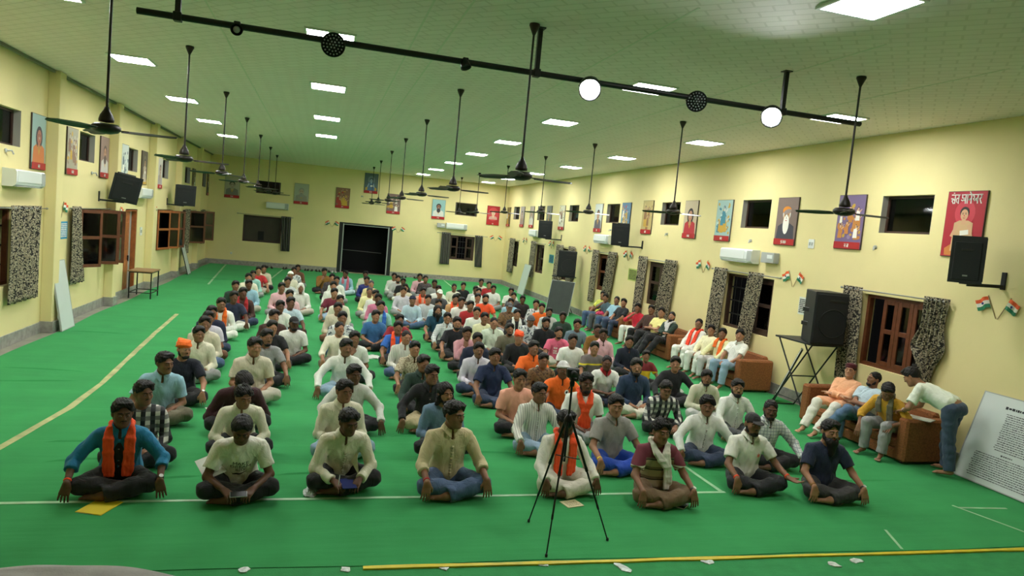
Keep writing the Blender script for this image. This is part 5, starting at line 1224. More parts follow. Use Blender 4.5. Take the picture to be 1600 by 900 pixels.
def brow_mesh(pose, q):
    P = POSES[pose]; mb = MB(); R = Matrix(P.HR.tolist()); c = Vector(P.head)
    H = lambda x, y, z: c + R @ Vector((q * x, y, z))
    mb.tube([H(.010, -.1015, .022), H(.024, -.0995, .028), H(.038, -.093, .0275), H(.049, -.083, .021)], [.0032, .0042, .0038, .002], 6)
    me = small(mb, 'eyebrow'); me.materials.append(None); return me
def lips_mesh(pose):
    P = POSES[pose]; mb = MB(); R = Matrix(P.HR.tolist()); c = Vector(P.head)
    H = lambda x, y, z: c + R @ Vector((x, y, z))
    for z, r in ((-.0565, .0040), (-.0675, .0046)):
        mb.tube([H(-.021, -.0900, -.0615), H(-.010, -.0955, z), H(0, -.0972, z - .0005), H(.010, -.0955, z), H(.021, -.0900, -.0615)], [.001, r, r, r, .001], 8)
    me = small(mb, 'lips'); me.materials.append(None); return me
def collar_mesh(pose):
    P = POSES[pose]; mb = MB(); R = P.R; n = 26; o = P.neck + R @ V([0, -.004, .010])
    P4 = []; d = .0045
    for i in range(n + 1):
        u = -math.pi / 2 + .16 + (2 * math.pi - .32) * i / n; cx, sy = math.cos(u), math.sin(u)
        front = max(0, -sy) ** 2
        top = o + R @ V([.066 * cx, .068 * sy + .006, .066 - .038 * front]); low = o + R @ V([.094 * cx, .100 * sy - .004 * front, .022 - .060 * front ** 1.5])
        nn = R @ V([cx * .8, sy * .8, .6]) * d
        P4 += [top, low, low + nn, top + nn]
    F = []
    for i in range(n):
        q = 4 * i
        for a, b in ((0, 1), (1, 2), (2, 3), (3, 0)): F.append((q + a, q + b, q + 4 + b, q + 4 + a))
    F += [(0, 3, 2, 1), (4 * n, 4 * n + 1, 4 * n + 2, 4 * n + 3)]
    mb.add(P4, F, 0, False)
    me = small(mb, 'collar'); me.materials.append(None); return me
def front_curve(pose, S, zs, x=0.):
    """points on the front of the shirt, found on the field itself"""
    P = POSES[pose]; out = []
    for z in zs:
        for y in np.arange(-.30, .05, .003):
            p = P.T((x, y, z)); i = [int(round((p[a] - S.ax[a][0]) / S.h)) for a in range(3)]
            if all(0 <= i[a] < S.D.shape[a] for a in range(3)) and S.D[tuple(i)] < 0: out.append(p); break
    return out
def placket_mesh(pose, S):
    P = POSES[pose]; mb = MB(); pts = front_curve(pose, S, np.linspace(.37, .05, 12)); R = Matrix(P.R.tolist()); f = R @ Vector((0, -1, 0))
    for a, b in zip(pts, pts[1:]):
        a, b = Vector(a) + f * .0015, Vector(b) + f * .0015; x = R @ Vector((.014, 0, 0))
        mb.add([a - x, a + x, b + x, b - x, a - x + f * .003, a + x + f * .003, b + x + f * .003, b - x + f * .003], [(4, 7, 6, 5), (0, 4, 5, 1), (3, 2, 6, 7), (0, 3, 7, 4), (1, 5, 6, 2)], 0, True)
    for p in pts[1::2]:
        mb.lathe([(.0001, .0072), (.0055, .0066), (.0058, .002)], 8, Vector(p), Matrix.Rotation(math.pi / 2, 3, 'X') if False else Matrix((R @ Vector((1, 0, 0)), R @ Vector((0, 0, 1)), f)).transposed(), 1)
    me = small(mb, 'button_placket'); me.materials.append(None); me.materials.append(M_BUTTON); return me
def band_mesh(pose, k, off, r, w):
    P = POSES[pose]; mb = MB(); s, e, wr, hd, kind = P.arm[k]; d = unit(wr - e); c = wr - d * off
    mb.tube([c - d * w, c - d * w * .5, c + d * w * .5, c + d * w], [r * .94, r, r, r * .94], 16); me = small(mb, 'band'); me.materials.append(None); return me
def watch_mesh(pose, k):
    P = POSES[pose]; s, e, wr, hd, kind = P.arm[k]; d = unit(wr - e); c = wr - d * .022; mb = MB()
    mb.tube([c - d * .010, c + d * .010], .0315, 16); n = unit(V([.25 * k, -.8, .5]) - d * (V([.25 * k, -.8, .5]) @ d))
    mb.tube([c + n * .027, c + n * .037], .019, 14, m=1); me = small(mb, 'wristwatch'); me.materials.append(M_STRAP); me.materials.append(M_DIAL); return me
SHIRT_F = {}
def person(loc, face, lod, pose, sleeve, shirt, pants, hair='short', skin=1, yaw=0, pitch=0, scale=1., label=None, beard=None, wear=None, scarf=None, collar=False, hem=0,
           wrist=None, watch=None, group=None, fat=1., bare=False, hairmat=None):
    P = POSES[pose]; hs, hh, ratio = LOD[lod]
    root = empty('person', loc, face, label, 'person', group); root.scale = (scale * fat, scale * fat, scale)
    sk = M_SKIN[skin]
    get = lambda kind, var, mk, turn=True: cached(kind, pose, lod, var, yaw if turn else 0, pitch if turn else 0, mk)
    link('body', get('body', 0, lambda: field_mesh('body', body_field(P, hs), ratio)), sk, root)
    link('trousers', get('trousers', 0 if hem < 2 else 1, lambda: field_mesh('trousers', trousers_field(P, hs * 1.15, .93 if P.legs != 'stand' else .97, 3, 1.25), ratio), False), pants, root)
    vn = bool(collar) and lod != 'far'
    def mk_shirt():
        S = shirt_field(P, hs * 1.05, sleeve, hem, vneck=vn); SHIRT_F[(pose, lod, sleeve, hem)] = S if lod == 'near' else None
        return field_mesh('shirt', S, ratio)
    sh = link('shirt', get('shirt', (sleeve, hem, vn), mk_shirt, False), shirt, root)
    if collar and lod != 'far':
        link('collar', get('collar', 0, lambda: collar_mesh(pose), False), collar if not isinstance(collar, bool) else shirt, sh)
        if lod == 'near' and sleeve in 'LR' and pose not in ('bow', 'bend') and hem == 0:
            link('button_placket', get('placket', (sleeve, hem), lambda: placket_mesh(pose, SHIRT_F[(pose, lod, sleeve, hem)]), False), shirt, sh)
    if hair: link('hair', get('hair', hair, lambda: field_mesh('hair', hair_field(P, hh, hair), ratio * 1.2)), hairmat or M_HAIR, root)
    if beard: link('beard' if beard != 'moustache' else 'moustache', get('beard', beard, lambda: field_mesh('beard', beard_field(P, min(hh, .006), beard), min(1, ratio * 1.3))), M_HAIR, root)
    if wear: link({'turban': 'turban', 'cap': 'cap', 'beanie': 'knitted_cap', 'pillbox': 'round_hat', 'shawl': 'head_cloth'}[wear[0]], get('wear', wear[0], lambda: field_mesh(wear[0], turban_field(P, hh, wear[0]), ratio * 1.2)), wear[1], root)
    if scarf: link('scarf', get('scarf', scarf[0], lambda: field_mesh('scarf', scarf_field(P, hs, scarf[0]), ratio), False), scarf[1], root)
    if lod != 'far' and pose != 'bow':
        for q in (-1, 1): link('eye', get('eye', q, lambda: eye_mesh(pose, q)), None, root)
    if lod == 'near' and pose != 'bow':
        for q in (-1, 1): link('eyebrow', get('brow', q, lambda: brow_mesh(pose, q)), M_HAIR, root)
        link('lips', get('lips', 0, lambda: lips_mesh(pose)), M_LIPS[skin], root)
    if wrist: 
        for k in (wrist[0] if isinstance(wrist[0], tuple) else (wrist[0],)):
            link('wristband', cached('band', pose, lod, k, 0, 0, lambda: band_mesh(pose, k, .03, .0325, .009)), wrist[1], root)
    if watch: link('wristwatch', cached('watch', pose, lod, watch, 0, 0, lambda: watch_mesh(pose, watch)), None, root)
    return root
def skin(n, r, g, b): return mat('skin_' + n, srgb(r, g, b), .5, .10, 14., .06, 140., spec=.35)
M_SKIN = [skin('dark', 104, 70, 52), skin('brown', 138, 96, 72), skin('tan', 162, 116, 88), skin('wheat', 186, 138, 108)]
M_LIPS = [mat('lips_%d' % i, srgb(*c), .45) for i, c in enumerate(((84, 46, 42), (116, 66, 58), (140, 82, 70), (162, 98, 86)))]
M_HAIR = mat('black_hair', srgb(24, 20, 19), .55, .25, 40, .5, 160, spec=.3); M_GREYHAIR = mat('grey_hair', srgb(70, 66, 64), .6, .25, 40, .4, 160)
M_EYE = mat('eye_white', srgb(150, 138, 128), .35); M_IRIS = mat('iris', srgb(32, 20, 14), .15); M_BUTTON = mat('button', srgb(150, 140, 125), .4)
M_STRAP = mat('watch_strap', srgb(60, 50, 45), .5); M_DIAL = mat('watch_dial', srgb(215, 215, 210), .25)
# ------------------------------------------------------------------ the crowd
def cl(r, g, b): return MATS.get('cloth_%d_%d_%d' % (r, g, b)) or cloth_mat('cloth_%d_%d_%d' % (r, g, b), srgb(r, g, b))
def cloth_mat(name, c):
    m = mat(name, c, .85, .05, 16, .10, 90, sheen=.1); N = m.node_tree; b = N.nodes['Principled BSDF']; tc = N.nodes.new('ShaderNodeTexCoord')
    n = N.nodes.new('ShaderNodeTexNoise'); n.inputs['Scale'].default_value = 11; n.inputs['Detail'].default_value = 2; n.inputs['Distortion'].default_value = 1.2
    mp = N.nodes.new('ShaderNodeMapping'); mp.inputs['Scale'].default_value = (1.2, 1.2, .7); N.links.new(tc.outputs['Object'], mp.inputs[0]); N.links.new(mp.outputs[0], n.inputs['Vector'])
    old = b.inputs['Normal'].links[0].from_node; bp = N.nodes.new('ShaderNodeBump'); bp.inputs['Strength'].default_value = .45; bp.inputs['Distance'].default_value = .03
    N.links.new(n.outputs['Fac'], bp.inputs['Height']); N.links.new(old.outputs[0], bp.inputs['Normal']); N.links.new(bp.outputs[0], b.inputs['Normal']); return m
WHITE, CREAM, KHAKI, BEIGE, LGREY, GREY, DGREY, BLACK = cl(226, 226, 216), cl(222, 216, 192), cl(188, 172, 132), cl(206, 196, 172), cl(196, 194, 190), cl(142, 142, 140), cl(84, 84, 86), cl(32, 31, 33)
NAVY, BLUE, LBLUE, SKY, TEAL, DTEAL = cl(34, 40, 62), cl(52, 104, 190), cl(150, 190, 206), cl(186, 206, 216), cl(28, 116, 156), cl(24, 66, 86)
ORANGE, SAFFRON, RED, MAROON, PINK, LPINK, PEACH, LILAC = cl(242, 108, 30), cl(250, 84, 36), cl(178, 40, 44), cl(96, 34, 44), cl(214, 110, 132), cl(226, 178, 184), cl(238, 172, 146), cl(208, 202, 212)
YELLOW, PALEY, MUSTARD, BROWN, DBROWN, DGREEN, MINT = cl(226, 188, 50), cl(232, 226, 168), cl(138, 98, 42), cl(112, 76, 52), cl(70, 44, 36), cl(42, 62, 52), cl(150, 196, 186)
JEANS, LJEANS, DJEANS, STONE, OLIVE = cl(72, 92, 124), cl(140, 164, 184), cl(48, 60, 84), cl(178, 172, 156), cl(110, 104, 84)
PLAID = pattern('black_white_plaid', 'plaid', [srgb(210, 206, 196), srgb(30, 30, 34), srgb(70, 70, 74)], 11); CHECK = pattern('fine_check_cloth', 'check', [srgb(214, 216, 212), srgb(130, 140, 150)], 24); VSTR = pattern('fine_stripe_shirt', 'vstripe', [srgb(222, 220, 208), srgb(150, 146, 138)], 34)
HSTR = pattern('banded_tee', 'yoke', [srgb(170, 150, 118), srgb(120, 100, 78), srgb(40, 34, 32), srgb(110, 44, 56), srgb(214, 206, 190)], 9); SPOT = pattern('dark_spotted_white', 'blotch', [srgb(214, 216, 214), srgb(90, 96, 104)], 22); PRINTB = pattern('beige_print', 'blotch', [srgb(190, 178, 150), srgb(140, 124, 100)], 40); CAMO = pattern('brown_blotch', 'blotch', [srgb(130, 98, 66), srgb(82, 60, 46)], 24)
CHEST = pattern('grey_tee_with_yellow_band', 'chestband', [srgb(104, 96, 92), srgb(210, 190, 40)]); NAVYP = pattern('navy_print', 'blotch', [srgb(40, 48, 66), srgb(110, 130, 150)], 30); DPAT = pattern('dark_patterned', 'blotch', [srgb(60, 54, 58), srgb(96, 84, 84)], 30); BLOCK = pattern('yellow_maroon_block', 'colourblock', [srgb(120, 34, 40), srgb(230, 190, 40)])
STAGE = Vector((3.0, 1.2))
NTH = ['first', 'second', 'third', 'fourth', 'fifth', 'sixth', 'seventh', 'eighth', 'ninth', 'tenth', 'eleventh', 'twelfth', 'thirteenth', 'fourteenth', 'fifteenth', 'sixteenth', 'seventeenth', 'eighteenth', 'nineteenth', 'twentieth', 'twenty-first', 'twenty-second']
COUNT = {}; FOLK = []
def man(px, py, pose, sleeve, shirt, pants, hair, desc, file=None, turn=None, look=None, s=1., pitch=0, skin=None, x=None, who='man', **kw):
    """one seated man whose head is seen at px, py; file: the column he sits in, counted from the front"""
    P = POSES[pose]; rg = random.Random(int(px * 31 + py * 17)); s *= rg.uniform(.96, 1.03)
    hz = P.head[2] * s; h = on_z(px, py, hz) if x is None else on_x(px, py, x)
    if x is not None: h.z = hz
    aim = math.atan2(STAGE.x - h.x, -(STAGE.y - h.y))
    th = aim * .35 + rg.uniform(-.09, .09) if turn is None else turn
    yaw = max(-30, min(30, math.degrees(aim * 1.15 - th))) if look is None else look
    yaw = int(round(yaw / 15) * 15)
    off = Vector((P.head[0] * math.cos(th) - P.head[1] * math.sin(th), P.head[0] * math.sin(th) + P.head[1] * math.cos(th))) * s
    lod = 'near' if h.y < 9.9 else ('mid' if h.y < 16.5 else 'far')
    if file:
        COUNT[file] = COUNT.get(file, 0) + 1; label = '%s in %s, %s from front in %s' % (who, desc, NTH[COUNT[file] - 1], file)
    else: label = '%s in %s' % (who, desc)
    r = person((h.x - off.x, h.y - off.y, kw.pop('z', 0)), th, lod, pose, sleeve, shirt, pants, hair, rg.choice((0, 1, 1, 2, 2)) if skin is None else skin, yaw, pitch, s, label, **kw)
    FOLK.append((r, pose)); return r
A = 'table-side file'
M1 = man(190, 645, 'wide', 'R', TEAL, BLACK, 'full', 'open teal shirt with long orange scarf', A, turn=.10, look=15, skin=0, collar=True, scarf=('two', SAFFRON), beard='moustache', wrist=(-1, SAFFRON), watch=1, s=1.04)
man(222, 614, 'lap', 'L', PLAID, BLACK, 'full', 'black and white plaid shirt', A, look=30, skin=1, beard='moustache')
man(255, 567, 'lean1', 'S', LBLUE, OLIVE, 'full', 'light blue polo shirt', A, look=30, skin=1, collar=True, beard='moustache', s=1.08)
man(286, 545, 'knees', 'S', cl(24, 27, 40), BLACK, 'crop', 'black T-shirt and orange turban', A, skin=2, wear=('turban', ORANGE), beard='stubble', watch=1)
man(310, 522, 'lap', 'L', CREAM, GREY, 'full', 'cream long-sleeved shirt', A, skin=1, collar=True)
man(319, 506, 'lap', 'L', BEIGE, JEANS, 'full', 'beige shirt and jeans', A, skin=1, collar=True)
man(325, 497, 'lap', 'S', LILAC, BROWN, 'full', 'pale lilac T-shirt', A, skin=1)
man(330, 489, 'lap', 'L', NAVY, DJEANS, 'full', 'navy top and dark jeans', A, skin=1)
man(345, 475, 'cross', 'L', WHITE, WHITE, 'full', 'white shirt with orange scarf', A, scarf=('two', ORANGE))
man(365, 464, 'knees', 'S', NAVY, WHITE, 'full', 'navy polo with white collar', A, collar=WHITE)
man(379, 458, 'lap', 'L', DBROWN, DJEANS, 'full', 'dark jacket over red shirt', A, scarf=('two', RED))
man(372, 446, 'lap', 'L', DGREEN, GREY, 'full', 'dark green shirt', A)
man(384, 445, 'lap', 'L', LBLUE, STONE, 'full', 'light blue long-sleeved shirt', A)
man(388, 434, 'lap', 'L', CREAM, LJEANS, 'full', 'cream shirt', A)
man(395, 429, 'lap', 'L', MINT, GREY, 'full', 'pale green shirt, head half hidden', A)
man(404, 423, 'knees', 'S', RED, STONE, 'full', 'bright red T-shirt', A, collar=True)
man(412, 420, 'lap', 'L', BEIGE, BLACK, 'full', 'beige shirt', A)
B = 'second file'
M2 = man(378, 668, 'low', 'S', cl(232, 228, 214), BLACK, 'full', 'loose white lettered T-shirt holding a phone', B, turn=.12, look=0, pitch=12, skin=0, s=1.02)
man(379, 620, 'low', 'L', CREAM, BLACK, 'curly', 'cream shirt, hands in lap', B, look=15, skin=1, collar=True)
man(377, 598, 'bow', 'L', cl(58, 26, 30), BLACK, 'full', 'dark maroon shirt with head bowed low', B, skin=0, s=1.06)
man(397, 542, 'lap', 'S', BEIGE, STONE, 'full', 'cream polo shirt', B, look=15, skin=2, collar=True, s=1.04)
man(416, 527, 'knees', 'S', GREY, BLACK, 'full', 'grey T-shirt', B, look=15, skin=1, beard='stubble')
man(428, 511, 'knees', 'S', BLACK, BLACK, 'full', 'black T-shirt', B, skin=2)
man(450, 504, 'lap', 'S', WHITE, BLACK, 'crop', 'white T-shirt and black cap', B, wear=('cap', BLACK), beard='full', skin=0)
man(433, 496, 'lap', 'L', DBROWN, GREY, 'full', 'dark brown shirt', B)
man(440, 478, 'lap', 'S', WHITE, GREY, 'full', 'white T-shirt and grey trousers', B)
man(451, 474, 'knees', 'S', SKY, BLACK, 'full', 'pale blue T-shirt', B)
man(452, 461, 'lap', 'L', LPINK, JEANS, 'full', 'pink shirt', B)
man(459, 450, 'lap', 'L', WHITE, STONE, 'crop', 'white hooded cloth and white shirt', B, wear=('shawl', WHITE))
man(451, 449, 'lap', 'L', LPINK, GREY, 'full', 'pale pink shirt', B)
man(449, 440, 'lap', 'L', CHECK, MAROON, 'full', 'fine check shirt', B)
man(454, 430, 'lap', 'L', CREAM, GREY, 'crop', 'pale shirt and white skull cap', B, wear=('beanie', WHITE))
man(459, 423, 'lap', 'L', SPOT, GREY, 'full', 'white spotted shirt', B)
man(465, 419, 'lap', 'L', BROWN, GREY, 'full', 'brown shirt', B)
D3 = 'third file'
M3 = man(543, 659, 'low', 'L', CREAM, BLACK, 'full', 'cream shirt writing with a pen', D3, turn=.14, look=15, skin=0, collar=True, s=1.02)
man(537, 611, 'lap', 'R', CREAM, LJEANS, 'quiff', 'cream utility shirt and pale jeans', D3, look=15, skin=1, collar=True)
man(552, 585, 'wide', 'L', cl(206, 206, 196), BLACK, 'full', 'pale grey shirt with arms spread', D3, skin=0, collar=True)
man(540, 543, 'wide', 'L', WHITE, LJEANS, 'full', 'white shirt and pale blue jeans', D3, skin=1, collar=True, s=1.04)
man(554, 529, 'chin', 'S', WHITE, BLACK, 'full', 'white T-shirt with hand at mouth', D3, skin=1)
man(530, 513, 'knees', 'R', CREAM, OLIVE, 'crop', 'cream shirt with thin moustache', D3, skin=2, beard='moustache')
man(535, 497, 'lap', 'L', SPOT, JEANS, 'full', 'dark-spotted white shirt', D3)
man(528, 482, 'lap', 'L', BEIGE, BROWN, 'full', 'beige shirt', D3)
man(531, 469, 'lap', 'L', CREAM, GREY, 'full', 'cream shirt', D3)
man(522, 458, 'knees', 'S', cl(110, 36, 52), LJEANS, 'full', 'maroon T-shirt', D3)
man(521, 447, 'lap', 'L', WHITE, WHITE, 'full', 'white tunic', D3)
man(526, 438, 'lap', 'L', WHITE, GREY, 'full', 'white shirt', D3)
man(519, 434, 'lap', 'L', DPAT, BLACK, 'full', 'dark patterned shirt', D3)
man(538, 428, 'lap', 'L', LBLUE, SKY, 'full', 'light blue shirt with pink scarf', D3, scarf=('one', PINK), look=-30)
man(509, 425, 'chin', 'L', MUSTARD, BLACK, 'full', 'mustard shirt, furthest in the file', D3)
D4 = 'fourth file'
M4 = man(708, 648, 'knees', 'R', cl(204, 188, 148), JEANS, 'full', 'khaki shirt and blue jeans', D4, turn=.10, look=30, skin=1, collar=True, beard='moustache', wrist=(-1, RED), s=1.06)
man(695, 614, 'lap', 'L', cl(104, 130, 156), BLACK, 'long', 'blue-grey shirt, long hair', D4, look=15, skin=2, beard='full')
man(674, 585, 'wide', 'L', BLACK, KHAKI, 'full', 'black shirt and khaki trousers', D4, skin=1, collar=True)
man(661, 568, 'knees', 'L', DGREEN, BLACK, 'full', 'dark green shirt', D4, skin=1, collar=True)
man(648, 545, 'knees', 'S', PRINTB, BLACK, 'full', 'beige printed shirt', D4, skin=2, collar=True)
man(634, 527, 'lap', 'L', VSTR, JEANS, 'crop', 'white striped shirt', D4, skin=2, collar=True)
man(622, 512, 'knees', 'S', BLUE, BLACK, 'full', 'blue shirt with orange scarf', D4, scarf=('two', SAFFRON), beard='moustache', skin=1)
man(612, 498, 'knees', 'S', cl(150, 34, 46), BLACK, 'full', 'maroon-red T-shirt', D4, skin=1)
man(598, 496, 'lap', 'S', cl(60, 110, 160), BLACK, 'full', 'blue T-shirt', D4)
man(595, 479, 'lap', 'S', MINT, BLACK, 'full', 'mint T-shirt with blue scarf', D4, scarf=('one', BLUE))
man(591, 467, 'lap', 'L', cl(206, 120, 150), GREY, 'full', 'pink shirt', D4)
man(586, 460, 'lap', 'L', WHITE, STONE, 'full', 'white shirt', D4)
man(578, 456, 'lap', 'L', PALEY, GREY, 'short', 'pale yellow shirt', D4, hairmat=M_GREYHAIR)
man(580, 444, 'lap', 'L', cl(224, 206, 150), GREY, 'short', 'straw yellow shirt', D4, hairmat=M_GREYHAIR)
man(573, 438, 'lap', 'L', NAVYP, BLACK, 'full', 'navy printed shirt', D4)
man(571, 429, 'lap', 'L', CREAM, GREY, 'full', 'cream shirt, furthest in the file', D4)
D5 = 'fifth file'
M5 = man(884, 660, 'knees', 'L', cl(228, 224, 210), cl(204, 198, 180), 'full', 'white tunic, orange scarf, behind tripod', D5, turn=.05, look=15, skin=0, scarf=('two', SAFFRON), hem=2, watch=1, s=1.04)
man(842, 614, 'knees', 'L', VSTR, LJEANS, 'full', 'fine striped shirt and pale jeans', D5, look=15, skin=1, collar=True, wrist=(-1, RED), s=1.03)
man(812, 592, 'lap', 'S', PEACH, BLACK, 'full', 'peach pink T-shirt', D5, skin=2, watch=None)
man(773, 557, 'knees', 'S', cl(32, 44, 76), DJEANS, 'full', 'navy polo with pale piping', D5, skin=1, collar=True, s=1.05)
man(748, 547, 'lap', 'L', LILAC, DJEANS, 'full', 'pale lilac shirt', D5, skin=1, collar=True, beard='moustache')
man(746, 531, 'lap', 'L', NAVY, BLACK, 'full', 'dark navy shirt', D5, skin=1)
man(730, 521, 'chin', 'L', cl(206, 148, 156), BLACK, 'full', 'dusky pink shirt with hand at mouth', D5, skin=1, collar=True)
man(714, 505, 'knees', 'S', cl(28, 28, 34), BLACK, 'full', 'black T-shirt and full beard', D5, skin=2, beard='full')
man(699, 497, 'knees', 'L', CHECK, BLACK, 'full', 'pale check shirt', D5, skin=2, collar=True)
man(684, 485, 'knees', 'S', DTEAL, BLACK, 'long', 'dark teal T-shirt, long hair, big beard', D5, skin=2, beard='huge', wrist=(-1, PINK))
man(679, 474, 'lap', 'L', SKY, GREY, 'full', 'pale sky shirt', D5)
man(666, 468, 'lap', 'L', CHECK, GREY, 'full', 'blue-white check shirt', D5)
man(655, 470, 'lap', 'L', SKY, JEANS, 'crop', 'pale blue shirt and dark cap', D5, wear=('beanie', NAVY))
man(655, 457, 'lap', 'L', PEACH, GREY, 'full', 'peach shirt with orange scarf', D5, scarf=('one', SAFFRON))
man(649, 456, 'lap', 'L', LILAC, GREY, 'full', 'lilac shirt', D5)
man(633, 450, 'lap', 'L', BEIGE, STONE, 'full', 'beige grey shirt', D5)
man(630, 440, 'lap', 'S', BLACK, WHITE, 'full', 'black waistcoat over white', D5)
man(622, 436, 'lap', 'L', LGREY, GREY, 'full', 'light grey shirt', D5, beard='full')
man(616, 432, 'lap', 'L', WHITE, GREY, 'full', 'white shirt, furthest in the file', D5)
